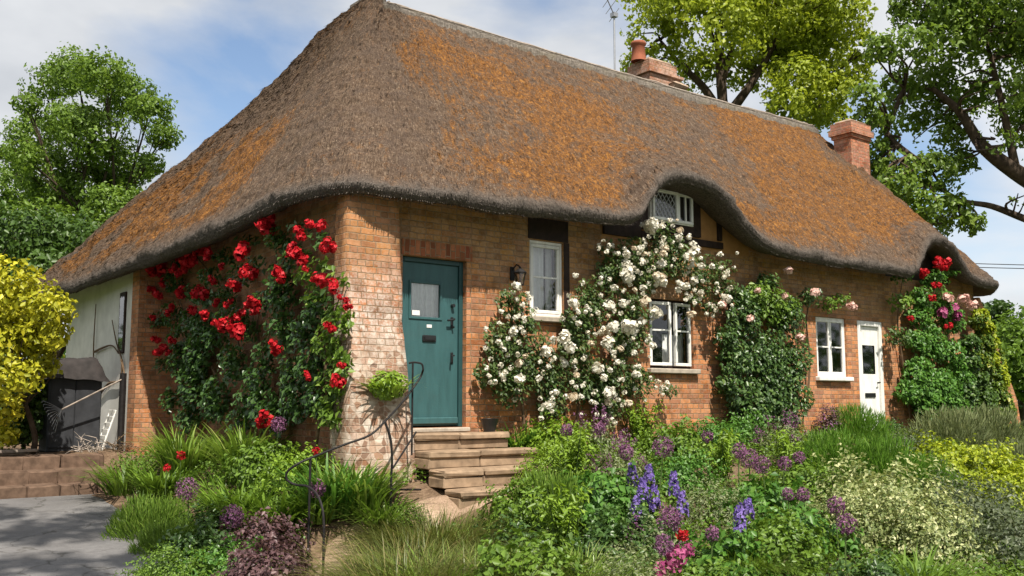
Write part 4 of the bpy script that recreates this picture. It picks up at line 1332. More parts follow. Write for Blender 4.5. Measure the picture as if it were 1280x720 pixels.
def spike(hh=.8, fl=.38, mat='pt_violet', n=150, rad=.045):
    r = empty('delphinium', (0, 0, 0))
    mb_ = MB(); mb_.tube([(0, 0, -.05), (.01, 0, hh * .5), (.015, .01, hh)], [.008, .006, .003], 5); mb_.build('stem', M['stem'], r, boxuv=False)
    z_ = hh - fl * rng.random(n) ** 1.1
    a = rng.random(n) * 6.283; rr = rad * (.35 + .65 * np.clip((hh - z_) / fl * 1.6 + .15, 0, 1))
    P_ = np.stack([rr * np.cos(a), rr * np.sin(a), z_], 1)
    N = unit(np.stack([np.cos(a), np.sin(a), np.full(n, .25)], 1) + rng.normal(0, .3, (n, 3)))
    leaves('flowers', P_, N, .042 * rng.uniform(.7, 1.2, n), .034 * rng.uniform(.7, 1.2, n), M[mat], r)
    k = 60
    a = rng.random(k) * 6.283
    P_ = np.stack([.05 * np.cos(a), .05 * np.sin(a), rng.random(k) * (hh - fl)], 1)
    leaves('leaves', P_, unit(np.stack([np.cos(a), np.sin(a), np.ones(k)], 1)), .08, .03, M['lf_mid'], r)
    return r


def flower_on_stalk(hh, rad, mat, n=40, name='poppy', size=.05, leafy=None):
    r = empty(name, (0, 0, 0))
    mb_ = MB(); mb_.tube([(0, 0, -.05), (.01, .01, hh * .6), (0, 0, hh)], .005, 5); mb_.build('stem', M['stem'], r, boxuv=False)
    star_ball(rad, n, size, .8, mat, 'bloom', r, (0, 0, hh), .5)
    return r


def haze_plant(h=.42, rad=.36, mat='pt_mauve'):
    r = mound_plant(h * .85, rad, 1500, .036, 'lf_grey', seed=14, lump=.7, name='catmint')
    n = 620; d = sphere_dirs(n); d[:, 2] = np.abs(d[:, 2]); k = rng.integers(0, 26, n)
    tips = sphere_dirs(26); tips[:, 2] = np.abs(tips[:, 2]) + .25; tips = unit(tips) * np.array([rad, rad, h * 1.2])
    P_ = tips[k] * rng.uniform(.75, 1.08, (n, 1)) + rng.normal(0, .014, (n, 3))
    leaves('flowers', P_, unit(d + rng.normal(0, .5, (n, 3))), .024, .016, M[mat], r)['kind'] = 'stuff'
    return r


def tall_plant(h=.55, k=16, mat='lf_bright'):
    r = empty('leafy_stem_plant', (0, 0, 0)); mb_ = MB(); Ps, Ns = [], []
    for i in range(k):
        a = rng.random() * 6.283; ln = rng.uniform(.05, .28); hh = h * rng.uniform(.65, 1.1)
        e = np.array([math.cos(a) * ln, math.sin(a) * ln, hh]); pth = smooth_path([(e[0] * .2, e[1] * .2, -.03), e * np.array([.6, .6, .55]), e], 4)
        mb_.tube(pth, list(np.linspace(.006, .003, len(pth))), 4, cap=False)
        n = 46; t_ = rng.uniform(.15, 1, n)[:, None]; q = e * np.concatenate([t_ ** 1.2, t_ ** 1.2, t_], 1)
        dd = unit(rng.normal(size=(n, 3)) * np.array([1, 1, .3])); Ps.append(q + dd * .045); Ns.append(unit(dd * .5 + np.array([0, 0, .8]) + rng.normal(0, .3, (n, 3))))
    mb_.build('stems', M['stem'], r, boxuv=False)
    P_ = np.concatenate(Ps); leaves('leaves', P_, np.concatenate(Ns), .075 * rng.uniform(.6, 1.2, len(P_)), .026, M[mat], r, droop=.5)
    return r


# ---- climbers: leaves over blobs of a wall plane
def climber(name, label, blobs, plane, mat, leaf, dens, off=(.06, .34), group=None, stems=None, stem_mat='wood_stem', asp=.62, cat='climbing rose', mats2=None, sparse=None):
    """blobs: (u,v,rpx[,weight]) marks on the wall plane ('Y',0) or ('X',0)"""
    ax, val = plane
    nrm_ = np.array([0, -1.0, 0]) if ax == 'Y' else np.array([-1.0, 0, 0])
    along = np.array([1.0, 0, 0]) if ax == 'Y' else np.array([0, -1.0, 0])
    groups = {}
    for b in blobs:
        u, v, r = b[:3]; mk = b[3] if len(b) > 3 else mat
        wmul = b[4] if len(b) > 4 else 1.0
        omid = (off[0] + off[1]) / 2
        c = at(u, v, **{ax: val - omid})
        cz = at(u, v - r, **{ax: val - omid})
        rm = abs(cz[2] - c[2])
        n = int(8.0 * dens * wmul * rm * rm * 3.1 / (leaf * leaf * asp))
        d = sphere_dirs(n); s_ = rng.random(n) ** .42
        lumpy = 1 + .5 * (fbm(d * 2.2 + c, 2, 2) - .5)
        q = d * (s_ * lumpy)[:, None]
        P_ = c + along * (q[:, :1] * rm * 1.05) + np.array([0, 0, 1.0]) * (q[:, 1:2] * rm * 1.05) + nrm_ * (q[:, 2:3] * (off[1] - off[0]) / 2)
        N = unit(nrm_ * .9 + np.array([0, 0, .55]) + d * .35 + rng.normal(0, .42, (n, 3)))
        groups.setdefault(mk, []).append((P_, N))
    Pall = np.concatenate([g[0] for v_ in groups.values() for g in v_])
    c = Pall.mean(0); zb = Pall[:, 2].min()
    root = empty(name, (c[0], c[1], zb)); tag(root, label, cat, group)
    for mk, lst in groups.items():
        P_ = np.concatenate([g[0] for g in lst]); N = np.concatenate([g[1] for g in lst])
        keep = (vnoise(P_ * 6.0, 3) > .24)
        P_, N = P_[keep], N[keep]
        sz = leaf * rng.uniform(.6, 1.35, len(P_))
        o_ = leaves('leaves', P_, N, sz, sz * asp, M[mk], root, droop=1.0)
    if stems:
        mb_ = MB()
        for s_ in stems:
            pts_ = [at(u, v, **{ax: val - o2}) for (u, v, o2) in s_]
            pp = smooth_path(pts_, 6)
            mb_.tube(pp, list(np.linspace(.022, .007, len(pp))), 5)
        mb_.build('stems', M[stem_mat], root, boxuv=False)
    return root


def bloom_mesh(rad, mat, n=46, size=None, flat=.8):
    size = size or rad * .95
    d = sphere_dirs(n)
    sh = (.25 + .75 * rng.random(n) ** .7)
    P_ = d * np.array([1, 1, flat]) * rad * sh[:, None]
    N = unit(d * 1.0 + np.array([0, -.2, .3]) + rng.normal(0, .25, (n, 3)))
    V_, F = leaf_arrays(P_, N, size * rng.uniform(.7, 1.1, n), size * .9 * rng.uniform(.7, 1.1, n), .12)
    o_ = npmesh('bloom', V_, F, M[mat], None, attrs={'tint': np.repeat(rng.random(n) * .6 + .4 * sh, 4)})
    me = o_.data; bpy.data.objects.remove(o_)
    return me


def cluster_mesh(rad, mat, k=4):
    Vs, Fs, ts = [], [], []; nb = 0
    for i in range(k):
        c = sphere_dirs(1)[0] * np.array([1, .6, .7]) * rad * (.75 if k > 1 else 0)
        n = 34; r = rad * rng.uniform(.42, .62); d = sphere_dirs(n); sh = .3 + .7 * rng.random(n)
        V_, F = leaf_arrays(c + d * r * sh[:, None], unit(d + rng.normal(0, .3, (n, 3))), r * .95, r * .85, .12)
        Vs.append(V_); Fs.append(F + nb); nb += len(V_); ts.append(np.repeat(rng.random(n) * .5 + .5 * sh, 4))
    o_ = npmesh('bloom', np.concatenate(Vs), np.concatenate(Fs), M[mat], None, attrs={'tint': np.concatenate(ts)})
    me = o_.data; bpy.data.objects.remove(o_)
    return me


def add_blooms(root, meshes, marks, plane, off, jit=.05, smin=.8, smax=1.2, name='bloom'):
    ax, val = plane
    for i, mk in enumerate(marks):
        u, v = mk[:2]; s_ = mk[2] if len(mk) > 2 else 1.0
        p = at(u, v, **{ax: val - off - rng.uniform(-jit, jit)})
        o_ = bpy.data.objects.new(name, meshes[i % len(meshes)])
        link(o_, root)
        o_.matrix_basis = Matrix.Translation(Vector(p.tolist())) @ Matrix.Rotation(rng.random() * 6.28, 4, 'Z') @ Matrix.Rotation(rng.normal() * .5, 4, 'X') @ Matrix.Scale(s_ * rng.uniform(smin, smax), 4)


Z3 = lambda a, b: (180 + a / 2.571, 260 + b / 2.571)
PX = ('X', 0.0)
PY = ('Y', 0.0)
# red rose on the shaded end wall
R1 = [(255, 410, 22), (300, 405, 20), (325, 470, 24), (280, 320, 12), (245, 365, 14), (330, 380, 16), (225, 450, 22), (380, 415, 22), (365, 470, 26), (330, 510, 26), (400, 500, 24), (215, 500, 16), (308, 300, 8), (195, 350, 10), (200, 400, 10), (425, 350, 9, 'lf_rose_bright'), (405, 330, 10, 'lf_rose_bright'), (350, 300, 15), (365, 322, 17), (350, 350, 20), (352, 372, 25), (350, 415, 30), (395, 385, 26), (412, 425, 26, 'lf_rose_bright'), (424, 400, 20, 'lf_rose_bright'), (390, 458, 30), (370, 500, 28), (345, 520, 25), (336, 285, 9),
      (385, 345, 14, 'lf_rose_bright'), (372, 318, 9, 'lf_rose_bright'), (345, 300, 10, 'lf_rose_bright'), (393, 372, 12, 'lf_rose_bright'), (215, 350, 16), (228, 328, 12), (248, 438, 30), (240, 478, 32), (268, 500, 30), (214, 392, 14), (290, 455, 26), (278, 372, 15), (300, 345, 14),
      (312, 500, 22), (240, 400, 18), (262, 345, 12), (285, 395, 16), (320, 330, 11), (222, 420, 16), (255, 372, 13), (310, 415, 14), (330, 440, 14), (235, 520, 24), (300, 525, 22), (415, 480, 22, 'lf_rose_bright'), (402, 300, 12), (425, 455, 16, 'lf_rose_bright'), (412, 515, 20, 'lf_rose_bright'), (375, 285, 10), (270, 420, 16), (205, 455, 10)]
rr = climber('climbing_rose', 'tall red climbing rose covering the shaded brick end wall', R1, PX, 'lf_rose', .085, .80, (.05, .42),
             stems=[[(318, 545, .1), (330, 470, .1), (322, 400, .08), (345, 330, .1), (340, 285, .1)], [(325, 545, .1), (360, 450, .15), (355, 370, .12), (372, 310, .15), (400, 280, .2)], [(300, 545, .1), (270, 470, .12), (235, 400, .1), (215, 350, .12)], [(328, 545, .1), (300, 440, .1), (290, 380, .1), (245, 320, .12)], [(395, 560, .2), (405, 480, .25), (410, 420, .25), (425, 370, .3)]])
redm = [cluster_mesh(.13, 'pt_red', k) for k in (4, 3, 5, 4)]
reds = [(100, 205, .8), (110, 150, .7), (60, 240, .7), (25, 260, .8), (205, 150, .8), (255, 185, .7), (120, 270, .7), (195, 345, .7), (310, 345, .6), (520, 190, .6), (590, 120, .7), (30, 350, .7), (70, 460, .6), (270, 300, .7), (40, 195), (18, 197, .8), (62, 188), (178, 122, 1.2), (140, 160), (132, 192, .9), (318, 145), (222, 225, .8), (335, 205), (297, 245), (48, 282), (75, 322), (180, 272, .8), (157, 325, .8), (230, 305, .6), (240, 362), (268, 372), (290, 388, 1.1), (308, 402), (90, 418, .8), (50, 455, .9), (40, 420, .6), (345, 320, .9), (420, 440), (393, 678), (575, 225, 1.2), (612, 255, .8), (645, 285, .8), (485, 140), (475, 125, .7), (495, 160, .8), (555, 42, 1.1), (400, 52), (505, 80, .9), (432, 218, .8), (640, 500, .6), (620, 555, .7), (600, 380, .6), (525, 540, .5), (390, 20, .5), (350, 300, .6), (655, 315, .5)]
add_blooms(rr, redm, [(*Z3(a[0], a[1]), (a[2] if len(a) > 2 else 1.0) * (.92 if a[0] > 350 else .98)) for a in reds], PX, .42, .06)

# white rose on the front
Z7 = lambda a, b: (640 + a / 3.6, 340 + b / 3.6)
Z6 = lambda a, b: (640 + a / 4, 200 + b / 4)
W1 = [(640, 378, 20), (625, 430, 26), (660, 438, 34), (640, 480, 30), (690, 468, 34), (722, 430, 28), (742, 382, 34), (768, 342, 28), (792, 318, 22), (830, 300, 22), (848, 322, 26), (882, 345, 26), (908, 362, 16), (740, 480, 34), (782, 430, 26), (792, 392, 26), (800, 480, 22), (760, 508, 24), (820, 335, 22), (612, 468, 20), (690, 508, 20), (655, 400, 20), (720, 400, 20), (805, 350, 20), (868, 370, 12), (905, 335, 12), (890, 385, 10), (770, 470, 28), (800, 420, 14), (836, 488, 10), (760, 310, 12, 'lf_white', .5)]
wr = climber('climbing_rose', 'huge white climbing rose sprawling up the sunny front wall past two windows', W1, PY, 'lf_white', .062, .60, (.05, .40),
             stems=[[(700, 535, .1), (705, 470, .15), (740, 400, .12), (780, 340, .12), (830, 290, .15)], [(655, 535, .1), (650, 470, .12), (640, 400, .12), (640, 365, .12)], [(770, 530, .1), (775, 460, .1), (790, 400, .1), (840, 345, .1), (900, 340, .12)], [(720, 530, .1), (730, 450, .1), (735, 380, .12), (760, 320, .12)], [(710, 530, .1), (690, 470, .15), (665, 430, .2)],
                    [(900, 345, .1), (912, 370, .1), (905, 440, .05)]])
M['pt_cream'] = m_petal('faded_cream_petal', (.50, .38, .24), (.80, .70, .55))
whm = [bloom_mesh(.07 * rng.uniform(.85, 1.1), 'pt_white') for _ in range(6)] + [bloom_mesh(.062, 'pt_cream', 30) for _ in range(2)]
w7 = [(20, 60), (75, 115, 1.3), (70, 95), (15, 205), (5, 265), (155, 355, 1.3), (60, 380, 1.2), (30, 410), (35, 480, 1.2), (235, 290, 1.5), (185, 300), (260, 340, 1.4), (235, 410, 1.2), (165, 425), (290, 465), (275, 560, 1.2), (310, 560), (200, 540), (165, 600), (310, 640), (375, 590, 1.3), (440, 545, 1.4), (430, 585, 1.2), (525, 590, 1.4), (560, 460, 1.2), (415, 475, 1.2), (385, 435, 1.2), (440, 440), (475, 405, 1.2), (460, 360), (355, 320, 1.5), (415, 265, 1.5), (455, 245, 1.2), (430, 315, 1.2), (525, 245, 1.6), (580, 225, 1.3), (645, 185, 1.5), (635, 330, 1.4), (600, 130, 1.5), (555, 80, 1.5), (590, 70), (520, 20, 1.6), (460, 70, 1.5), (400, 105, 1.4), (440, 150, 1.5), (335, 155, 1.1), (355, 195), (435, 195), (275, 135), (285, 15), (655, 20), (680, 45, 1.2), (760, 55, 1.2), (750, 80), (805, 190, 1.3), (850, 95), (940, 145, 1.4), (970, 120), (990, 150), (120, 480), (550, 365), (620, 380), (660, 495), (490, 345), (300, 230), (500, 140)]
w6 = [(690, 330, 1.7), (700, 310, 1.2), (750, 330, 1.6), (790, 300, 1.2), (825, 300), (840, 350), (830, 390, 1.6), (845, 430, 1.2), (885, 385, 1.4), (905, 420, 1.2), (915, 455, 1.6), (870, 480, 1.4), (755, 470), (770, 440), (745, 520, 1.4), (900, 525, 1.2), (945, 530), (1000, 530, 1.2), (1040, 470, 1.2), (1125, 465), (720, 580, 1.2), (750, 580, 1.3), (830, 610), (870, 630, 1.2), (910, 600), (945, 660), (1080, 690, 1.2), (640, 440, 1.4), (660, 470), (610, 440), (575, 470, 1.2), (570, 520, 1.3), (575, 560, 1.4), (575, 600, 1.2), (600, 650, 1.4), (655, 630, 1.3)]
marks = [(*Z7(a[0], a[1]), (a[2] if len(a) > 2 else .9)) for a in w7] + [(*Z6(a[0], a[1]), (a[2] if len(a) > 2 else .9)) for a in w6]
marks = marks[:100]
add_blooms(wr, whm, marks, PY, .42, .09, .45, 1.1)
# the smaller buds and blooms beyond a hundred, one part
Vs, Fs, ts, nb = [], [], [], 0
for i in range(260):
    b = W1[rng.integers(len(W1))]
    a = rng.random() * 6.28; q = b[2] * math.sqrt(rng.random()) * 1.05
    p = at(b[0] + q * math.cos(a), b[1] + q * math.sin(a), Y=-.38 + rng.uniform(-.06, .08))
    n = 14; r = .028; d = sphere_dirs(n)
    V_, F = leaf_arrays(p + d * r, unit(d + rng.normal(0, .3, (n, 3))), r * 1.3, r * 1.2, .1)
    Vs.append(V_); Fs.append(F + nb); nb += len(V_); ts.append(np.repeat(rng.random(n), 4))
tag(npmesh('small_blooms', np.concatenate(Vs), np.concatenate(Fs), M['pt_white'], wr, attrs={'tint': np.concatenate(ts)}), kind='stuff')

# dark climber between the ground-floor windows
D1 = [(930, 398, 28), (960, 378, 28, 'lf_mid'), (985, 398, 26), (920, 448, 28), (960, 450, 38), (996, 448, 24), (930, 498, 28), (968, 500, 34), (1000, 500, 18), (906, 420, 14), (960, 352, 12), (1038, 382, 10, 'lf_mid'), (1052, 374, 8, 'lf_mid'), (980, 385, 20, 'lf_rose_bright'), (945, 370, 16, 'lf_rose_bright'), (1012, 372, 12), (925, 375, 16), (985, 470, 26), (945, 520, 22), (910, 480, 14), (985, 520, 22)]
dc = climber('climbing_rose', 'dense dark green climber with a few pink blooms left of the four-pane window', D1, PY, 'lf_dark', .075, .95, (.05, .50),
             stems=[[(1008, 520, .1), (1012, 450, .1), (1008, 400, .1), (1018, 370, .12), (1050, 372, .1)], [(960, 535, .1), (955, 450, .15), (965, 380, .2)]])
pkm = [bloom_mesh(.065, 'pt_pink') for _ in range(3)]
add_blooms(dc, pkm, [(947, 363), (980, 370, 1.1), (1018, 365, 1.3), (1065, 383, 1.2), (938, 398, 1.1), (903, 381, 1.2), (985, 338), (1000, 421)], PY, .45, .05)

# climber under the small eyebrow at the right
C1 = [(1126, 378, 13, 'lf_rose_bright', .5), (1122, 420, 13, 'lf_white', .6), (1128, 345, 9), (1150, 472, 28), (1166, 430, 24), (1180, 488, 28), (1160, 508, 24), (1190, 442, 18), (1150, 372, 14), (1190, 402, 18), (1146, 425, 14), (1135, 490, 16), (1196, 508, 22), (1150, 395, 16), (1175, 380, 18), (1200, 470, 18), (1168, 352, 14), (1185, 335, 12)]
cr = climber('climbing_rose', 'mixed climber with red blooms under the small thatch eyebrow right of the white door', C1, PY, 'lf_lush', .085, 1.3, (.05, .55),
             stems=[[(1138, 525, .1), (1128, 450, .1), (1122, 400, .1), (1128, 350, .1)], [(1150, 525, .1), (1142, 440, .12), (1142, 400, .12), (1160, 350, .2)]])
add_blooms(cr, [cluster_mesh(.17, 'pt_red', k) for k in (5, 4)], [(1155, 342, .8), (1178, 328, 1.0), (1172, 357, .6), (1185, 407, .55), (1138, 398, .4), (1165, 372, .5)], PY, .55, .05)
add_blooms(cr, [bloom_mesh(.10, 'pt_pink'), bloom_mesh(.10, 'pt_magenta')], [(1185, 372, 1.2), (1192, 385), (1204, 374, 1.2), (1178, 390), (1216, 381), (1196, 396)], PY, .5, .05)
# ivy over the corner buttress
I1 = [(1236, 430, 12, 'lf_gold'), (1245, 462, 15, 'lf_gold'), (1256, 515, 14, 'lf_ivy'), (1222, 515, 18, 'lf_hedge'), (1231, 412, 10, 'lf_gold'), (1242, 445, 13, 'lf_ivy'), (1249, 475, 14, 'lf_gold'), (1252, 500, 16, 'lf_ivy'), (1225, 395, 9, 'lf_gold'), (1238, 465, 16, 'lf_ivy'), (1240, 520, 16, 'lf_ivy'), (1222, 402, 9, 'lf_ivy'), (1230, 428, 13, 'lf_ivy'), (1228, 455, 18, 'lf_ivy'), (1241, 482, 18, 'lf_ivy'), (1230, 505, 26, 'lf_hedge'), (1248, 512, 14, 'lf_ivy'), (1212, 430, 12, 'lf_dark'), (1206, 490, 18, 'lf_dark'), (1220, 470, 18, 'lf_hedge'), (1212, 455, 14, 'lf_dark'), (1236, 450, 12, 'lf_gold')]
climber('ivy', 'yellow-green ivy covering the sloping brick corner buttress', I1, ('Y', -.12), 'lf_ivy', .085, 3.2, (.03, .45), asp=.8, cat='ivy',
        stems=[[(1235, 525, .03), (1230, 470, .03), (1222, 410, .03)]])
# bare stems on the white side wall
mb = MB()
for s_ in ([(122, 560), (120, 500), (117, 440), (120, 380)], [(120, 500), (135, 480), (150, 475), (152, 450), (146, 430), (140, 400)], [(118, 440), (128, 435), (140, 432), (148, 442)], [(152, 450), (156, 470)]):
    pp = smooth_path([at(u, v, X=-.57) for u, v in s_], 6); mb.tube(pp, list(np.linspace(.022, .008, len(pp))), 5)
tag(mb.build('bare_vine', M['wood_stem'], boxuv=False), 'leafless dark vine stems climbing the white side wall', 'vine')


# ------------------------------------------------------------------ garden plants
def place(root, u, vtop, h, label, cat, group=None, s=1.0):
    g_ = ground_hit(u, vtop, h)
    root.location = Vector(g_.tolist()); root.rotation_euler = (0, 0, rng.random() * 6.28); root.scale = (s * 1.2, s * 1.2, s * 1.25)
    tag(root, label, cat, group)
    return root


PROTO = {}
def proto(key, fn):
    """first use moves the prototype itself; later uses copy it with its parts"""
    if key not in PROTO:
        PROTO[key] = fn(); return PROTO[key]
    return copy_tree(PROTO[key])


K = {
    'strapA': lambda: strap_plant(.62, 300, .034, 'lf_strap', .5, .24, .6),
    'strapB': lambda: strap_plant(.46, 240, .030, 'lf_mid', .7, .22, .8),
    'strapC': lambda: strap_plant(.55, 230, .036, 'lf_lush', .55, .2, .7),
    'grassA': lambda: strap_plant(.47, 1600, .008, 'lf_grass', .85, .26, .95, name='ornamental_grass'),
    'grassB': lambda: strap_plant(.42, 1100, .009, 'lf_strap', .9, .25, 1.0, name='ornamental_grass'),
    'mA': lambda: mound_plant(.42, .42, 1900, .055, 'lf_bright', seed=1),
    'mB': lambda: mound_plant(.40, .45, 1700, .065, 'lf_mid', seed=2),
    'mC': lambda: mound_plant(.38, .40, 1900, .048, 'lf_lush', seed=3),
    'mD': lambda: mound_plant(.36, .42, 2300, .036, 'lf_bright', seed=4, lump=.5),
    'mE': lambda: mound_plant(.36, .40, 1700, .055, 'lf_dark', seed=5),  # dark leaf mounds, some added to stand in for shaded gaps
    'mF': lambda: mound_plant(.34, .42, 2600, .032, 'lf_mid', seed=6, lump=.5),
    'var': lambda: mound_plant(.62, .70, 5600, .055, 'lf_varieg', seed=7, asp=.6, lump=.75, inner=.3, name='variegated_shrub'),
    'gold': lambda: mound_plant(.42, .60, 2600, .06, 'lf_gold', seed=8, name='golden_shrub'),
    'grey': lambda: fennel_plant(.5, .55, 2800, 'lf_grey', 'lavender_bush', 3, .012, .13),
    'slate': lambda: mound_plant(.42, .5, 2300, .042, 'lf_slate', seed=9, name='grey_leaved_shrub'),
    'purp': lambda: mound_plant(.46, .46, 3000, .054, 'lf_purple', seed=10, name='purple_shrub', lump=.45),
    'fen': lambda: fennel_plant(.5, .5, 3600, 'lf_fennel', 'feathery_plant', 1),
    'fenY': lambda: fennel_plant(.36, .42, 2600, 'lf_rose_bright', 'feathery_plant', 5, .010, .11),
    'haze': lambda: haze_plant(),
    'tall': lambda: tall_plant(),
    'mG': lambda: mound_plant(.40, .40, 900, .085, 'lf_lush', seed=12, lump=.7, asp=.7),
    'mH': lambda: mound_plant(.36, .40, 2400, .034, 'lf_grey', seed=13, lump=.7, asp=.4),
    'all': lambda: allium(.62, .10),
    'allS': lambda: allium(.55, .075, n=180),
    'del': lambda: spike(.75, .26),
}
CAT = {'haze': 'flower clump', 'tall': 'plant', 'strap': 'plant', 'grass': 'grass clump', 'm': 'plant', 'var': 'shrub', 'gold': 'shrub', 'grey': 'shrub', 'slate': 'shrub', 'purp': 'shrub', 'fen': 'plant', 'all': 'flower', 'del': 'flower'}
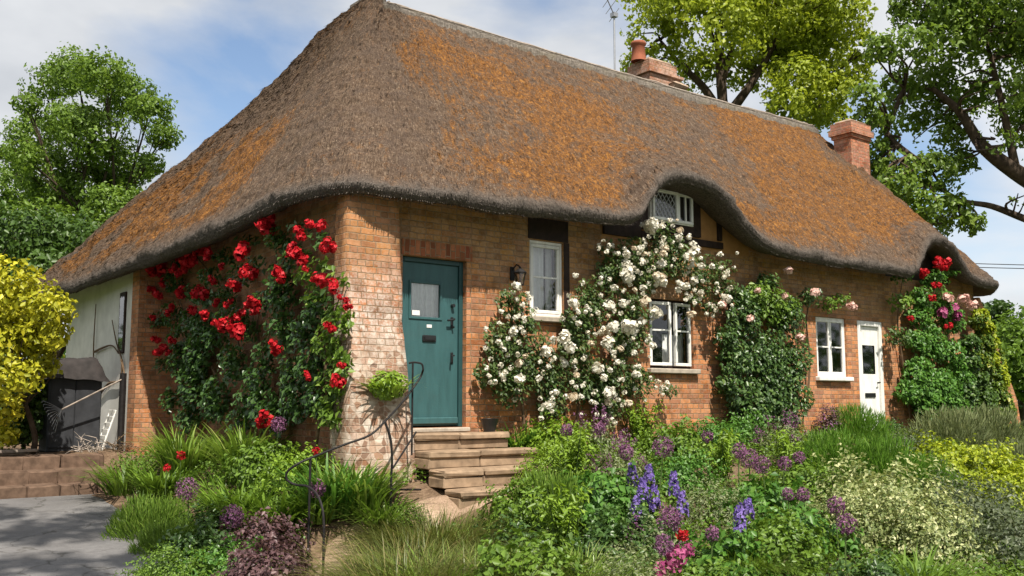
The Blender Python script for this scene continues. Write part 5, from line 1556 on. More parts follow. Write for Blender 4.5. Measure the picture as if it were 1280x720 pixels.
PL = [
    # left bank
    ('strapA', 275, 520, .58, 1.15, 'biggest strappy green clump, below the middle of the red climbing rose'),
    ('strapA', 310, 538, .55, 1.0, 'strappy clump right of the biggest one under the red rose'),
    ('strapA', 235, 545, .5, 1.0, 'strappy clump left of the biggest one under the red rose'),
    ('strapB', 160, 575, .42, 1.0, 'low arching dark strappy clump beside the drive edge and brick wall return'),
    ('strapB', 205, 580, .42, 1.0, 'low strappy clump between the drive-edge clump and the big strappy clumps'),
    ('fenY', 190, 632, .34, 1.0, 'yellow-green feathery plant spilling over the edge of the drive'),
    ('fenY', 215, 655, .3, .8, 'small feathery plant just below the one spilling over the drive'),
    ('mE', 245, 672, .34, .95, 'dark green ruffled mound at the drive edge'),
    ('mC', 285, 690, .30, .8, 'fresh green small mound in front of the dark ruffled mound'),
    ('mF', 215, 700, .26, .8, 'fine-leaved low mound at the bottom edge of the drive'),
    ('strapB', 300, 600, .45, 1.1, 'arching green clump in the middle of the left bank'),
    ('strapB', 345, 610, .42, 1.0, 'arching green clump beside the scrolled end of the handrail'),
    ('mB', 330, 560, .42, .9, 'leafy mid green plant behind the handrail scroll'),
    ('mA', 372, 565, .40, .8, 'yellowish green leafy plant behind the first handrail post'),
    ('mA', 408, 548, .42, .7, 'yellow-green leafy plant against the foot of the rose near the buttress'),
    ('strapC', 420, 585, .48, 1.0, 'lush strappy clump in front of the brick buttress'),
    ('strapA', 455, 590, .42, .8, 'narrow strappy clump by the bowed handrail post'),
    ('strapB', 395, 600, .40, .8, 'green clump between the handrail posts'),
    ('purp', 325, 660, .42, .9, 'dark red purple leaved shrub left of the handrail foot'),
    ('purp', 335, 700, .34, .8, 'lower purple leaved shrub in front of the taller one near the handrail foot'),
    ('mE', 285, 630, .34, .8, 'dark leafy plant between the two large left alliums'),
    # beside the steps
    ('grassA', 555, 632, .55, 1.1, 'brownish fine grass tussock below the stone steps'),
    ('grassA', 515, 665, .5, 1.0, 'dry grass tussock spilling on the sandy path'),
    ('grassA', 535, 640, .5, 1.15, 'brown-green tussock between the stone steps and the path'),
    ('grassA', 500, 690, .45, 1.1, 'dry tussock on the path edge at the bottom of the picture'),
    ('strapB', 478, 612, .40, .8, 'yellowing strappy clump at the foot of the bowed handrail post'),
    ('mF', 505, 628, .22, .5, 'small green mound at the foot of the buttress beside the steps'),
    ('grassB', 600, 655, .5, 1.1, 'greener grass tussock right of the brownish tussock'),
    ('grassB', 560, 690, .45, 1.1, 'grass tussock at the bottom of the picture right of the path'),
    ('grassA', 625, 690, .45, 1.0, 'dry grass tussock at the front edge of the bed'),
    ('strapC', 632, 492, .55, .95, 'tall strappy lily clump right of the top step under the white rose'),
    ('strapC', 650, 532, .45, .9, 'strappy lily clump right of the second step'),
    # main bed, back row
    ('mA', 695, 535, .42, 1.0, 'bright leafy mound at the foot of the white rose'),
    ('haze', 745, 530, .42, 1.0, 'mauve flowering clump below the middle of the white rose'),
    ('tall', 800, 528, .40, 1.0, 'tall bright leafy stems below the right end of the white rose'),
    ('mB', 838, 540, .40, .9, 'mid green mound in front of the bare orange brick patch'),
    ('mC', 880, 528, .42, 1.0, 'lush green mound left of the dark climber foot'),
    ('mC', 922, 518, .5, 1.1, 'largest lush green mound in front of the dark climber'),
    ('haze', 975, 530, .45, 1.0, 'mauve flowering clump at the right foot of the dark climber'),
    ('mF', 1010, 535, .42, .9, 'fine mound in front of the small mauve shrub'),
    ('fen', 1070, 512, .55, 1.0, 'feathery bright green plant below the white door'),
    ('mE', 1105, 520, .42, .9, 'dark plant right of the white door foot'),
    ('slate', 1132, 540, .40, .8, 'dark grey-green mound below the right climber'),
    ('grey', 1185, 525, .5, 1.1, 'grey-green lavender bush in front of the right climber'),
    ('grey', 1230, 522, .5, 1.1, 'grey-green lavender bush in front of the ivy buttress'),
    ('grey', 1266, 556, .45, .8, 'lavender bush at the right edge of the garden'),
    ('grey', 1165, 512, .5, .7, 'smaller lavender bush left of the two big ones'),
    # main bed, middle
    ('mD', 690, 556, .42, .9, 'bright mound to the right of the lower steps'),
    ('tall', 715, 570, .40, 1.0, 'tall bright leafy stems in the second row below the white rose'),
    ('mB', 655, 612, .36, .8, 'mid green mound below the lily clump'),
    ('fenY', 690, 600, .40, 1.05, 'yellow-green feathery plant in the middle left of the bed'),
    ('mG', 745, 600, .38, 1.0, 'big-leaved green plant left of the violet spikes'),
    ('haze', 770, 565, .36, .9, 'mauve flowering clump behind the violet spikes'),
    ('mE', 790, 635, .36, .9, 'dark green plant below the violet spikes'),
    ('mC', 850, 575, .38, 1.0, 'lush mound behind the large mauve allium'),
    ('tall', 900, 570, .38, 1.0, 'tall bright leafy stems left of the mauve allium row'),
    ('mH', 890, 615, .36, 1.0, 'grey-green low plant between violet flowers and mauve alliums'),
    ('mG', 950, 610, .38, 1.0, 'big-leaved green plant below the mauve allium row'),
    ('mB', 1000, 600, .38, 1.0, 'mid green mound left of the cream shrub'),
    ('fen', 1045, 548, .5, 1.0, 'feathery green plant behind the cream variegated shrub'),
    ('fen', 1100, 565, .48, 1.1, 'large feathery green plant directly above the cream variegated shrub'),
    ('fen', 1150, 582, .42, .9, 'feathery plant between the cream shrub and the golden shrubs'),
    ('tall', 985, 560, .40, .9, 'tall bright leafy stems behind the mauve allium row'),
    ('gold', 1185, 560, .42, 1.0, 'golden yellow shrub behind the grey-leaved shrubs'),
    ('gold', 1225, 575, .42, 1.1, 'largest golden yellow shrub by the right edge'),
    ('gold', 1262, 600, .40, 1.0, 'golden yellow shrub cut by the right edge of the picture'),
    ('slate', 1180, 600, .42, .9, 'grey-leaved shrub right of the cream shrub'),
    ('slate', 1225, 630, .42, 1.2, 'large shrub at the lower right, leaves coloured dark for the shade there'),
    ('slate', 1265, 655, .42, 1.1, 'shrub in the bottom right corner, leaves greyed for the shade there'),
    # main bed, front
    ('var', 1100, 600, .64, 1.0, 'large cream variegated shrub at the front of the bed'),
    ('var', 1150, 640, .5, .8, 'smaller cream variegated shrub at the right of the large one'),
    ('var', 1065, 625, .5, .7, 'smaller cream variegated shrub at the left of the large one'),
    ('mG', 1010, 645, .36, .9, 'big-leaved lush plant left of the cream shrub with mauve balls above it'),
    ('mB', 975, 665, .34, .9, 'mid green mound behind the bare soil patch'),
    ('tall', 700, 655, .38, 1.1, 'tall bright leafy stems at the front left of the bed'),
    ('mE', 650, 668, .36, 1.0, 'dark plant between the grass tussocks and the front mounds'),
    ('mE', 760, 670, .36, 1.1, 'dark leafy plant at the front below the violet spikes'),
    ('haze', 820, 665, .34, .9, 'mauve flowering clump left of the red flower'),
    ('mG', 900, 670, .34, .9, 'big-leaved plant right of the red flower'),
    ('grassB', 935, 668, .36, .7, 'strappy yellowing tuft left of the bare soil patch'),
    ('grassB', 720, 700, .32, 1.0, 'grass tuft at the bottom edge of the bed, left of the sedum'),
    ('mB', 660, 712, .32, 1.0, 'mid green mound at the bottom edge near the tussocks'),
    ('mH', 790, 712, .32, 1.0, 'grey-green plant at the bottom edge near the pink sedum'),
    ('mE', 1090, 700, .34, .8, 'dark plant under the front of the cream shrub'),
    ('strapB', 1150, 690, .36, .8, 'dark strappy tuft at the lower right of the cream shrub'),
]
for key, u, vt, h, s_, lab in PL:
    cat = next(v_ for k_, v_ in CAT.items() if key.startswith(k_) and (k_ != 'm' or key[0] == 'm'))
    place(proto(key, K[key]), u, vt, h, lab, cat, 'garden plants', s_)

AL = [(235, 610, .55, 1.45, 'all', 'large mauve allium ball over the left bank, upper of two'), (278, 645, .48, 1.4, 'all', 'large mauve allium ball over the left bank, lower of two'), (347, 530, .62, 1.1, 'all', 'mauve allium ball beside the red bloom behind the handrail'), (384, 610, .5, 1.1, 'all', 'mauve allium ball behind the handrail post'),
      (820, 558, .62, 1.45, 'all', 'biggest mauve allium ball, above the violet spikes'), (778, 565, .58, 1.0, 'all', 'mauve allium ball left of the biggest one'), (757, 535, .55, .9, 'allS', 'mauve allium ball near the white rose foot'), (708, 537, .55, .9, 'allS', 'faint mauve allium ball at the left near the white rose foot'),
      (886, 545, .58, .9, 'allS', 'mauve allium ball left of the row, on its own'), (925, 563, .6, 1.1, 'all', 'leftmost ball of the mauve allium row'), (940, 572, .6, 1.35, 'all', 'second ball from the left in the mauve allium row'), (957, 580, .58, 1.2, 'all', 'middle ball of the mauve allium row'), (976, 578, .58, 1.0, 'all', 'fourth ball from the left in the mauve allium row'), (996, 572, .58, .9, 'all', 'rightmost ball of the mauve allium row'),
      (1012, 618, .55, .9, 'allS', 'mauve ball over the lush mound, upper left of the cream shrub'), (1048, 632, .55, 1.1, 'all', 'mauve ball at the left rim of the cream shrub, upper'), (1058, 655, .52, 1.1, 'all', 'mauve ball at the left rim of the cream shrub, lower'), (988, 618, .52, .8, 'allS', 'small mauve ball left of the lush mound'), (842, 645, .5, 1.1, 'all', 'mauve ball above the red flower'), (885, 665, .42, .8, 'allS', 'small mauve ball right of the red flower'), (833, 680, .42, 1.0, 'all', 'mauve ball left of the red flower, low')]
for u, vt, h, s_, key, lab in AL:
    place(allium(h, .085 * s_, n=int(230 * s_)), u, vt + 4, h, lab, 'flower', 'mauve allium balls', 1 / 1.2)
DL = [(790, 583, .8, 'violet flower spike left of the tallest pair'), (811, 586, 1.0, 'tallest violet flower spike in the middle of the bed'), (803, 604, .9, 'violet flower spike just below the tallest'), (842, 594, .95, 'violet flower spike right of the tallest'), (853, 618, .8, 'lower violet flower spike at the right of the group'), (924, 634, .9, 'violet flower spike standing alone near the bare soil'), (935, 628, .8, 'violet flower spike right beside the lone one'), (795, 625, .7, 'short violet spike at the low left of the group'), (818, 612, .8, 'violet flower spike between the tallest and the right ones')]
for u, vt, s_, lab in DL:
    place(spike(.72 * s_, .22, n=95, rad=.05), u, vt, .72 * s_, lab, 'flower', 'violet flower spikes', 1 / 1.2)
RF = [(853, 672, .42, .055, 'pt_red', 'single red flower low in the front bed'), (226, 572, .5, .06, 'pt_red', 'small dark red bloom in the strappy leaves, upper'), (209, 588, .46, .05, 'pt_red', 'small dark red bloom in the strappy leaves, lower'), (395, 570, .6, .045, 'pt_red', 'small red bloom at the handrail'), (845, 700, .3, .10, 'pt_magenta', 'pink sedum head at the bottom of the bed'), (830, 714, .26, .09, 'pt_magenta', 'pink sedum head at the very bottom edge, left'), (860, 690, .32, .06, 'pt_magenta', 'small pink sedum head beside the red flower')]
for u, vt, h, rad, mt, lab in RF:
    place(flower_on_stalk(h, rad, mt, 90, 'garden_flower', rad * .55), u, vt, h, lab, 'flower', None, 1 / 1.2)
mv = mound_plant(.62, .26, 1500, .045, 'lf_purple', seed=21, name='mauve_shrub', lump=.6)
_p = at(1036, 540, Y=-.32); mv.location = (float(_p[0]), -.32, float(H(_p[0], -.32)))
tag(mv, 'small mauve leaved shrub against the brick below the four-pane window', 'shrub', 'garden plants')
n = 260; d = sphere_dirs(n); d[:, 2] = np.abs(d[:, 2])
leaves('flowers', np.array(mv.location) + d * np.array([.25, .25, .66]) * rng.uniform(.8, 1.05, (n, 1)), d, .04, .03, M['pt_mauve'], mv)['kind'] = 'stuff'
# planter tuft on the buttress
tp = strap_plant(.30, 150, .026, 'lf_bright', .9, .16, .9, name='trailing_plant')
tp.location = Vector(at(484, 492, Y=-.50).tolist()); tag(tp, 'bright green trailing plant growing out of the brick buttress', 'plant')
n = 500; d = sphere_dirs(n); P_ = d * np.array([.24, .16, .17]) * rng.random((n, 1)) ** .4 + np.array([0, -.04, .10])
leaves('foliage', P_ + np.array(tp.location), unit(d + np.array([0, -.4, .7])), .06, .04, M['lf_bright'], tp)
# stones
for k, (u, v, s_, lab) in enumerate(((1205, 700, .16, 'pale stone at the lower right beside the cream shrub'), (1222, 715, .14, 'pale stone at the bottom right edge'), (985, 712, .10, 'small stone on the bare soil patch'), (1040, 718, .10, 'small stone at the bottom under the cream shrub'), (460, 655, .07, 'small pale stone on the sandy path'), (1185, 670, .13, 'pale brown stone just right of the cream shrub'))):
    g_ = ground_hit(u, v, 0.0)
    m1 = bpy.data.meshes.new('stone'); import bmesh
    bm = bmesh.new(); bmesh.ops.create_icosphere(bm, subdivisions=3, radius=1)
    for vtx in bm.verts:
        c = np.array(vtx.co); f_ = .75 + .5 * float(fbm(c[None] * 1.3 + k * 9, 3, k)[0]); vtx.co = Vector((c * f_ * np.array([1.2, .9, .6]) * s_).tolist())
    bm.to_mesh(m1); bm.free(); m1.materials.append(M['rock'])
    o_ = bpy.data.objects.new('garden_stone', m1); link(o_); o_.location = Vector((g_ + np.array([0, 0, s_ * .2])).tolist()); tag(o_, lab, 'stone', 'garden stones')

# low ground cover nobody could count
n = 230000
x_ = rng.uniform(-2.4, 16.5, n); y_ = rng.uniform(-7.4, 5.5, n)
eb = np.array(edge)
def inside_bed(x, y):
    # right of the drive edge
    order = np.argsort(eb[:7, 1])
    ex = np.interp(y, eb[:7, 1][order], eb[:7, 0][order])
    front = np.interp(x, eb[6:, 0], eb[6:, 1])
    ok = (x > ex + .05) & ((y > front + .1) | (x < -2.2))
    return ok
ok = inside_bed(x_, y_) & ~((x_ > -.0) & (y_ > -.02)) & ~((x_ > -.6) & (y_ > 5.6))
# keep the steps, path and a bare soil patch open
ok &= ~((x_ > .75) & (x_ < 2.05) & (y_ > -1.5))
pp = smooth_path([((a[0] + b[0]) / 2, (a[1] + b[1]) / 2, 0) for a, b in zip(PATH_L, PATH_R)], 8); pp = np.array(pp)
dm = np.min(np.hypot(x_[:, None] - pp[None, :, 0], y_[:, None] - pp[None, :, 1]), 1)
ok &= dm > .50
soil = ground_hit(1000, 706)
ok &= np.hypot((x_ - soil[0]) / 1.0, (y_ - soil[1]) / .55) > .8
ok &= fbm(np.stack([x_ * 1.1, y_ * 1.1, x_ * 0], -1), 3, 33) > .29
x_, y_ = x_[ok], y_[ok]
P_ = np.stack([x_, y_, H(x_, y_) + .02 + .20 * rng.random(len(x_)) * (.4 + fbm(np.stack([x_ * 1.5, y_ * 1.5, x_ * 0], -1), 3, 35))], 1)
sp = fbm(np.stack([x_ * .8, y_ * .8, x_ * 0 + 3], -1), 3, 37)
sz = .05 * rng.uniform(.6, 1.4, len(x_))
gc = leaves('ground_cover', P_, unit(np.array([0, -.2, 1.0]) + rng.normal(0, .45, (len(x_), 3))), sz, sz * .6, M['lf_mid'], None, tint=np.clip(sp - .12 + rng.normal(0, .25, len(x_)), 0, 1))
tag(gc, 'low mixed green ground cover filling the sloping garden bed', 'ground cover', None, 'stuff')


# ------------------------------------------------------------------ trees
def foliage_blobs(blobs, leaf, dens, gap=.30, nscale=1.0, seed=0, asp=.6, hollow=.5):
    Ps, Ns = [], []
    for c, r in blobs:
        c = np.array(c); r = np.array(r) if not np.isscalar(r) else np.array([r, r, r * .85])
        n = int(dens * (r.mean() ** 2) * 12.6)
        d = sphere_dirs(n); s_ = hollow + (1 - hollow) * rng.random(n) ** .6
        lm_ = 1 + 1.5 * (fbm(d * 1.9 + c * .3, 4, seed) - .5) + .25 * rng.random(n) ** 3
        P_ = c + d * r * (s_ * lm_)[:, None]
        Ps.append(P_); Ns.append(unit(d * .9 + np.array([0, 0, .25]) + rng.normal(0, .5, (n, 3))))
    P_ = np.concatenate(Ps); N = np.concatenate(Ns)
    g_ = .5 * fbm(P_ * nscale, 3, seed + 5) + .5 * fbm(P_ * nscale * 2.7, 2, seed + 6)
    keep = g_ > gap
    return P_[keep], N[keep]


def tree(name, label, base, marks, D, mat, bark, leaf, dens, gap=.36, nscale=.9, trunk_r=.3, seed=0, group='trees around the cottage', limbs=None, depth=2.0, extra=None, hollow=.45, twig=True, cat='tree', droop=.8, trunk_uv=None):
    blobs = []
    for m_ in marks:
        u, v, rp = m_[:3]
        dd_ = D + (m_[3] if len(m_) > 3 else rng.uniform(-depth, depth))
        c = at(u, v, D=dd_); r = rp * dd_ / FPX
        blobs.append((c, r))
    base = np.array([base[0], base[1], float(H(base[0], base[1])) - .1])
    root = empty(name, base); tag(root, label, cat, group)
    P_, N = foliage_blobs(blobs, leaf, dens, gap, nscale, seed, hollow=hollow)
    sz = leaf * rng.uniform(.6, 1.35, len(P_))
    tn = np.clip(.55 * fbm(P_ * .7, 2, seed + 9) + .6 * rng.random(len(P_)) - .08, 0, 1)
    leaves('crown', P_, N, sz, sz * .62, M[mat], root, tint=tn, droop=droop)
    cen = np.mean([b[0] for b in blobs], 0)
    fork = base * .45 + np.array([cen[0], cen[1], cen[2]]) * .55; fork[2] = base[2] + (cen[2] - base[2]) * .5
    mb_ = MB()
    if trunk_uv:
        tp_ = smooth_path([base] + [at(u, v, D=D) for u, v in trunk_uv], 5); fork = tp_[-1]
    else: tp_ = smooth_path([base, base * .6 + fork * .4 + np.array([.1, 0, 0]), fork], 5)
    mb_.tube(tp_, list(np.linspace(trunk_r, trunk_r * (.3 if trunk_uv else .7), len(tp_))), 9)
    mb_.build('trunk', M[bark], root, smooth=True, boxuv=False)
    mb_ = MB()
    skel = [at(u, v, D=D + dz) for l_ in (limbs or []) for u, v, dz in smooth_path(l_[0], 4)]
    for c, r in blobs:
        if skel:
            sk = np.array(skel); q = np.array(c); dq = np.linalg.norm(sk - q, axis=1)
            if dq.min() > 3.2: continue
            s0 = sk[np.argmin(dq)]
            for _ in range(3):
                e = q + sphere_dirs(1)[0] * np.mean(r) * .7
                mb_.tube(smooth_path([s0, (s0 + e) / 2 + sphere_dirs(1)[0] * .25, e], 4), list(np.linspace(.045, .012, 9)), 4, cap=False)
            continue
        q = np.array(c); k1 = fork + (q - fork) * .45 + np.array([rng.normal(0, .25), rng.normal(0, .25), rng.uniform(.0, .5)])
        pth = smooth_path([fork, k1, q], 5); ln = np.linalg.norm(q - fork)
        r0 = min(trunk_r * .3, .03 + .012 * ln)
        mb_.tube(pth, list(np.linspace(r0, r0 * .25, len(pth))), 6, cap=False)
        if twig:
            for _ in range(4):
                e = q + sphere_dirs(1)[0] * np.mean(r) * .9
                mb_.tube(smooth_path([k1 + (q - k1) * rng.uniform(.3, .9), (q + e) / 2 + sphere_dirs(1)[0] * .15, e], 3), [r0 * .28, r0 * .24, r0 * .2, r0 * .16, r0 * .12, r0 * .1, r0 * .08][:7], 4, cap=False)
    for l_ in (limbs or []):
        pts_ = [at(u, v, D=D + dz) for u, v, dz in l_[0]]
        pth = smooth_path(pts_, 6); mb_.tube(pth, list(np.linspace(l_[1], l_[2], len(pth))), 7, cap=False)
    mb_.build('limbs', M[bark], root, smooth=True, boxuv=False)
    return root


bL = at(115, 400, D=26)
tree('deciduous_tree', 'rounded bright green tree left of the thatch', (bL[0], bL[1]), [(62, 105, 30), (95, 92, 32), (130, 92, 34), (160, 118, 34), (188, 138, 26), (205, 170, 22), (45, 168, 32), (85, 150, 30), (118, 165, 42), (150, 205, 40), (185, 205, 20), (60, 215, 44), (110, 235, 46), (150, 262, 40), (20, 235, 36), (30, 195, 24), (85, 275, 44), (15, 280, 40), (55, 320, 40), (130, 315, 44), (178, 255, 24), (35, 130, 16), (-15, 320, 50), (175, 300, 30), (8, 190, 12), (60, 290, 44, -2), (110, 310, 40, -2.5), (25, 320, 44, -2), (150, 290, 30, -2.5), (80, 335, 40, -3)],
     26, 'lf_tree_left', 'bark', .108, 430, .43, 1.2, .20, 3)
bM = at(900, 360, D=31)
tree('deciduous_tree', 'olive-green tree rising behind the roof ridge between the two chimneys', (bM[0], bM[1]), [(900, -50, 70), (850, 12, 44), (818, 48, 30), (798, 82, 18), (900, 35, 48), (945, 30, 50), (990, 40, 48), (1030, 60, 42), (1065, 85, 28), (985, -30, 70), (870, 85, 26), (1000, 100, 34), (955, 105, 28), (1040, 115, 28), (840, -20, 50), (925, 85, 26), (1075, 55, 20), (1050, 20, 40), (1020, 140, 26), (985, 130, 26), (1050, 140, 18), (835, 85, 24), (945, 70, 40), (1000, 20, 50)],
     31, 'lf_tree_mid', 'bark', .165, 190, .465, .8, .28, 13,
     limbs=[([(905, 240, 0), (905, 150, 0), (900, 100, 0), (895, 40, 0)], .26, .06), ([(905, 150, 0), (880, 110, 0), (850, 80, 0), (825, 50, 0)], .17, .04), ([(905, 150, 0), (935, 110, 0), (960, 70, 0), (985, 20, 0)], .18, .05), ([(900, 110, 0), (915, 60, 0), (925, 0, 0)], .14, .04), ([(935, 165, 0), (985, 120, 0), (1020, 110, 0)]  , .12, .04)], trunk_uv=[(905, 240), (905, 150), (902, 60)])
bR = at(1420, 400, D=24)
tree('deciduous_tree', 'big dark green oak overhanging the right end of the thatch', (bR[0], bR[1]), [(1165, 5, 44), (1215, -10, 60), (1145, 60, 32), (1190, 55, 44), (1240, 45, 50), (1280, 20, 60), (1122, 112, 30), (1165, 110, 38), (1210, 115, 36), (1260, 110, 44), (1100, 150, 22), (1140, 160, 26), (1180, 165, 30), (1125, 205, 26), (1165, 215, 32), (1200, 200, 20), (1150, 258, 26), (1190, 262, 26), (1215, 278, 16), (1245, 175, 22), (1290, 150, 40), (1275, 245, 13), (1105, 235, 18), (1330, 60, 90), (1380, -20, 120), (1390, 140, 80), (1240, -60, 90), (1130, 10, 20)  , (1100, 190, 26), (1085, 150, 22), (1112, 250, 24), (1135, 285, 20), (1090, 215, 18), (1100, 60, 22), (1082, 120, 20), (1165, 285, 20), (1120, 230, 26)],
     24, 'lf_tree_right', 'bark', .14, 215, .465, 1.0, .26, 23,
     limbs=[([(1420, 330, 0), (1340, 260, 0), (1270, 215, 0), (1228, 182, 0), (1200, 140, 0), (1165, 110, 0)], .30, .06), ([(1420, 345, 0), (1345, 295, 0), (1285, 275, 0), (1240, 258, 0), (1200, 250, 0), (1160, 225, 0)], .13, .04), ([(1235, 185, 0), (1260, 180, 0), (1275, 160, 0)], .07, .03), ([(1165, 215, 0), (1110, 170, 0), (1118, 140, 0), (1130, 110, 0)], .10, .04), ([(1270, 215, 0), (1250, 120, 0), (1230, 40, 0)], .12, .04)], trunk_uv=[(1420, 335), (1412, 180), (1395, 20)])
bH = at(60, 430, D=21)
tree('evergreen_shrub', 'dark green bushy shrub behind the yellow shrub under the left tree', (bH[0], bH[1]), [(25, 300, 48), (80, 300, 42), (125, 310, 40), (60, 345, 40), (165, 290, 30), (110, 345, 36), (10, 350, 40)], 20.5, 'lf_hedge', 'bark', .13, 190, .28, 1.2, .12, 33, depth=.6, group='background shrubs', cat='shrub')
bY = at(40, 520, D=14.5)
tree('yellow_shrub', 'bright yellow leaved shrub at the left edge beside the drive', (bY[0], bY[1]), [(35, 375, 40), (12, 350, 34), (70, 385, 24), (45, 420, 36), (10, 420, 40), (70, 420, 20), (20, 470, 34), (50, 455, 24), (-15, 400, 50), (2, 510, 26), (8, 545, 16)], 14.0, 'lf_yellow', 'bark', .095, 430, .425, 2.6, .05, 43, depth=.45, group='background shrubs', cat='shrub')
bB = at(20, 560, D=15.2)
tree('yellow_shrub', 'shaded green bush below the bright yellow shrub at the left edge', (bB[0], bB[1]), [(30, 500, 30), (55, 490, 24), (15, 535, 28), (40, 530, 22), (-5, 480, 40)], 15.0, 'lf_hedge', 'bark', .09, 400, .33, 2.2, .04, 53, depth=.3, group='background shrubs', cat='shrub')
bG = at(1270, 490, D=36)
tree('round_bush', 'rounded green bush beyond the right end of the house', (bG[0], bG[1]), [(1268, 425, 30), (1290, 440, 36), (1275, 465, 32), (1252, 450, 20), (1300, 410, 30), (1258, 480, 24), (1300, 480, 34)], 34, 'lf_mid', 'bark', .2, 110, .28, .8, .15, 63, depth=1.0, group='background shrubs', cat='bush')
bG = at(1240, 470, D=42)
tree('deciduous_tree', 'small dark tree peeping past the thatch tip on the right', (bG[0], bG[1]), [(1240, 395, 22), (1228, 410, 20), (1252, 385, 12), (1225, 440, 26), (1245, 430, 24)], 41, 'lf_hedge', 'bark', .24, 90, .35, .7, .15, 73, depth=1.0)
# a far tree line so the ground does not run out
far_marks = []
Ps, Ns = [], []
for k in range(70):
    an = k / 70 * 6.283
    if math.sin(an - .9) < -.85: pass
    R0 = rng.uniform(85, 120); c = np.array([5 + R0 * math.cos(an), 3 + R0 * math.sin(an), 3.5])
    n = 900; d = sphere_dirs(n); P_ = c + d * np.array([9, 9, rng.uniform(5, 8)]) * (.6 + .4 * rng.random(n))[:, None]
    P_ = P_[P_[:, 2] > .2]; Ps.append(P_); Ns.append(unit(rng.normal(size=(len(P_), 3)) + np.array([0, 0, .6])))
P_ = np.concatenate(Ps); N = np.concatenate(Ns)
tag(leaves('distant_woods', P_, N, rng.uniform(.7, 1.4, len(P_)), .7, M['lf_hedge']), 'distant belt of woodland around the garden', 'woodland', None, 'stuff')
# trees behind the viewer that dapple the drive (outside the picture)
def shade_tree(x, y, blobs, lab, seed):
    root = empty('deciduous_tree', (x - 3, y - 3.5, -.1)); tag(root, lab, 'tree', 'trees around the cottage')
    bl = [((x + a, y + b, c), r) for a, b, c, r in blobs]
    P_, N = foliage_blobs(bl, .2, 95, .40, 1.1, seed)
    sz = .2 * rng.uniform(.6, 1.3, len(P_))
    leaves('crown', P_, N, sz, sz * .62, M['lf_tree_left'], root)
    mb_ = MB(); mb_.tube(smooth_path([(x - 3, y - 3.5, -.2), (x - 2.6, y - 3, 6), (x, y + .1, 11.0)], 5), list(np.linspace(.42, .14, 11)), 8)
    mb_.build('trunk', M['bark'], root, boxuv=False)
    mb_ = MB()
    for c, r in bl: mb_.tube(smooth_path([(x, y + .1, 10.8), ((x + c[0]) / 2, (y + c[1]) / 2, c[2] - .3), c], 4), list(np.linspace(.1, .02, 9)), 5, cap=False)
    mb_.build('limbs', M['bark'], root, boxuv=False)


SUN_EL, SUN_AZ = math.radians(56), math.radians(18)      # azimuth: turned left (to -X) of the front normal (-Y)
sd = np.array([-math.sin(SUN_AZ) * math.cos(SUN_EL), -math.cos(SUN_AZ) * math.cos(SUN_EL), math.sin(SUN_EL)])
tx, ty = np.array([-3.2, 1.2]) + sd[:2] / sd[2] * 13.0
shade_tree(tx - 1.0, ty, [(1.7, 0.6, 13.4, .75), (.2, 1.5, 13.6, .85), (-1.1, -.5, 13.0, .9), (.9, -1.4, 13.2, .8), (2.3, -1.0, 12.6, .6), (-.5, 3.1, 13.2, .7), (1.3, 2.5, 12.6, .6), (-1.8, 1.6, 13.3, .8), (2.5, 1.7, 13.0, .45)], 'tall tree beside the lane behind the viewer shading the drive', 3)



# fence beyond the right end
fe = empty('garden_fence', (17.2, 2.4, .7)); tag(fe, 'orange-brown wooden fence beyond the ivy buttress at the right edge', 'fence')
mb = MB()
for k in range(22):
    x0 = 16.5 + k * .15; mb.box(x0 + .004, x0 + .146, 2.4 + .01 * (k % 2), 2.425 + .01 * (k % 2), .55, 1.86 + .01 * math.sin(k * 3.1))
mb.build('boards', M['fence_wood'], fe)
for k in range(3):
    mb = MB(); mb.box(16.45 + k * 1.65, 16.54 + k * 1.65, 2.44, 2.53, .4, 1.95); mb.build('post', M['fence_wood'], fe)
# overhead cables at the right
for k, (v0, v1, lab) in enumerate(((326, 329, 'upper thin overhead cable crossing the sky at the right'), (331, 333, 'lower thin overhead cable crossing the sky at the right'))):
    a = at(900, v0 - 12, D=58); b = at(1700, v1 + 4, D=46)
    mb = MB(); mb.tube([a + (b - a) * q + np.array([0, 0, -1.0 * 4 * q * (1 - q) * .35]) for q in np.linspace(0, 1, 24)], .022, 4)
    tag(mb.build('overhead_cable', M['cable'], boxuv=False), lab, 'cable', 'overhead cables')

# ------------------------------------------------------------------ world, sun, camera
w = bpy.data.worlds.new('World'); SC.world = w; w.use_nodes = True
nt = w.node_tree; nt.nodes.clear()
out = nt.nodes.new('ShaderNodeOutputWorld'); bg = nt.nodes.new('ShaderNodeBackground')
sky = nt.nodes.new('ShaderNodeTexSky'); sky.sky_type = 'NISHITA'; sky.sun_disc = False
sky.sun_elevation = SUN_EL
sky.sun_rotation = math.atan2(sd[0], sd[1])
sky.altitude = 50; sky.air_density = 1.0; sky.dust_density = .5; sky.ozone_density = 1.2
STR = .105
bg.inputs['Strength'].default_value = STR
tc = nt.nodes.new('ShaderNodeTexCoord')
mp = nt.nodes.new('ShaderNodeMapping'); mp.inputs['Scale'].default_value = (1.0, 1.0, 2.2); mp.inputs['Location'].default_value = (.35, .1, .2)
nt.links.new(tc.outputs['Generated'], mp.inputs['Vector'])
nz = nt.nodes.new('ShaderNodeTexNoise'); nz.inputs['Scale'].default_value = 2.6; nz.inputs['Detail'].default_value = 7; nz.inputs['Roughness'].default_value = .52; nz.inputs['Distortion'].default_value = .3
nt.links.new(mp.outputs[0], nz.inputs['Vector'])
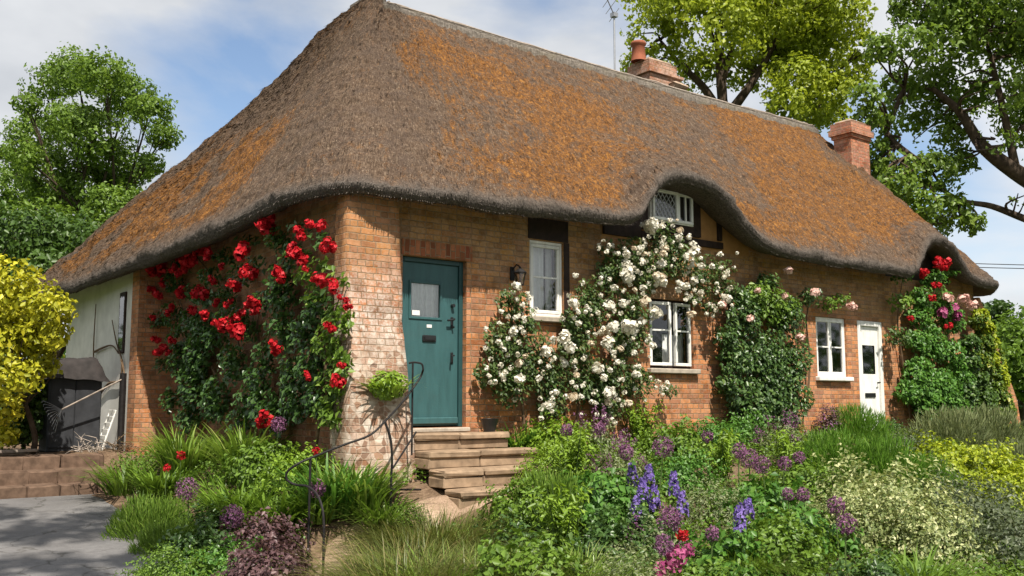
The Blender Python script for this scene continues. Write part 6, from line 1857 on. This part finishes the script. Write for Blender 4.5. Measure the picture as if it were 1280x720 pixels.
# a gap of blue in the cloud, as a direction in the sky
def dirn(u, v):
    d = FV + RV * (u - 640) / FPX - UV_ * (v - 360) / FPX; return d / np.linalg.norm(d)
def gapmask(u, v, r0, r1):
    dn = dirn(u, v)
    dp = nt.nodes.new('ShaderNodeVectorMath'); dp.operation = 'DISTANCE'
    dp.inputs[1].default_value = tuple(dn); nt.links.new(tc.outputs['Generated'], dp.inputs[0])
    mr = nt.nodes.new('ShaderNodeMapRange'); mr.interpolation_type = 'SMOOTHSTEP'
    mr.inputs['From Min'].default_value = r0; mr.inputs['From Max'].default_value = r1; mr.inputs['To Min'].default_value = 1; mr.inputs['To Max'].default_value = 0
    nt.links.new(dp.outputs['Value'], mr.inputs['Value']); return mr.outputs[0]
def m2(op, a, b):
    x = nt.nodes.new('ShaderNodeMath'); x.operation = op
    for i, v_ in enumerate((a, b)):
        if isinstance(v_, bpy.types.NodeSocket): nt.links.new(v_, x.inputs[i])
        else: x.inputs[i].default_value = v_
    return x.outputs[0]
g1 = gapmask(300, 140, .05, .22); g2 = gapmask(1110, 180, .02, .14); g3 = gapmask(1250, 330, .02, .12); g4 = gapmask(60, 40, .05, .22)
cl = m2('ADD', nz.outputs['Fac'], .145)
cl = m2('SUBTRACT', cl, m2('MULTIPLY', g1, .30)); cl = m2('SUBTRACT', cl, m2('MULTIPLY', g2, .22)); cl = m2('SUBTRACT', cl, m2('MULTIPLY', g3, .10)); cl = m2('ADD', cl, m2('MULTIPLY', g4, .08))
rp = nt.nodes.new('ShaderNodeValToRGB'); rp.color_ramp.elements[0].position = .40; rp.color_ramp.elements[1].position = .60
rp.color_ramp.elements[0].color = (.03, .03, .03, 1)
nt.links.new(cl, rp.inputs[0])
nz2 = nt.nodes.new('ShaderNodeTexNoise'); nz2.inputs['Scale'].default_value = 4.5; nz2.inputs['Detail'].default_value = 5
nt.links.new(mp.outputs[0], nz2.inputs['Vector'])
cr_ = nt.nodes.new('ShaderNodeValToRGB'); cr_.color_ramp.elements[0].position = .35; cr_.color_ramp.elements[1].position = .65
CB = 1 / STR
cr_.color_ramp.elements[0].color = (.40 * CB, .42 * CB, .45 * CB, 1); cr_.color_ramp.elements[1].color = (.57 * CB, .58 * CB, .595 * CB, 1)
nt.links.new(nz2.outputs['Fac'], cr_.inputs[0])
mxs = nt.nodes.new('ShaderNodeMix'); mxs.data_type = 'RGBA'
ins = [i for i in mxs.inputs if i.type == 'RGBA']
nt.links.new(rp.outputs[0], mxs.inputs[0]); nt.links.new(sky.outputs[0], ins[0]); nt.links.new(cr_.outputs[0], ins[1])
nt.links.new([o_ for o_ in mxs.outputs if o_.type == 'RGBA'][0], bg.inputs['Color'])
nt.links.new(bg.outputs[0], out.inputs['Surface'])

sl_ = bpy.data.lights.new('sun', 'SUN'); sl_.energy = 5.0; sl_.angle = math.radians(.6); sl_.color = (1.0, .93, .82)
so = bpy.data.objects.new('sun', sl_); COL.objects.link(so)
so.rotation_euler = Vector((-sd).tolist()).to_track_quat('-Z', 'Y').to_euler()
so.location = (0, -20, 30)

cd = bpy.data.cameras.new('camera'); cd.sensor_fit = 'HORIZONTAL'; cd.sensor_width = 36; cd.lens = 36 * FPX / 1280; cd.clip_end = 3000; cd.clip_start = .1
co = bpy.data.objects.new('camera', cd); COL.objects.link(co)
mtx = Matrix(((RV[0], UV_[0], -FV[0], CAM[0]), (RV[1], UV_[1], -FV[1], CAM[1]), (RV[2], UV_[2], -FV[2], CAM[2]), (0, 0, 0, 1)))
co.matrix_world = mtx
SC.camera = co
SC.view_settings.view_transform = 'Standard'; SC.view_settings.look = 'None'; SC.view_settings.gamma = 1; SC.view_settings.use_curve_mapping = False
SC.view_settings.exposure = 0.62
SC.cycles.max_bounces = 6; SC.cycles.transparent_max_bounces = 8
try:
    SC.cycles.use_denoising = True
except Exception: pass
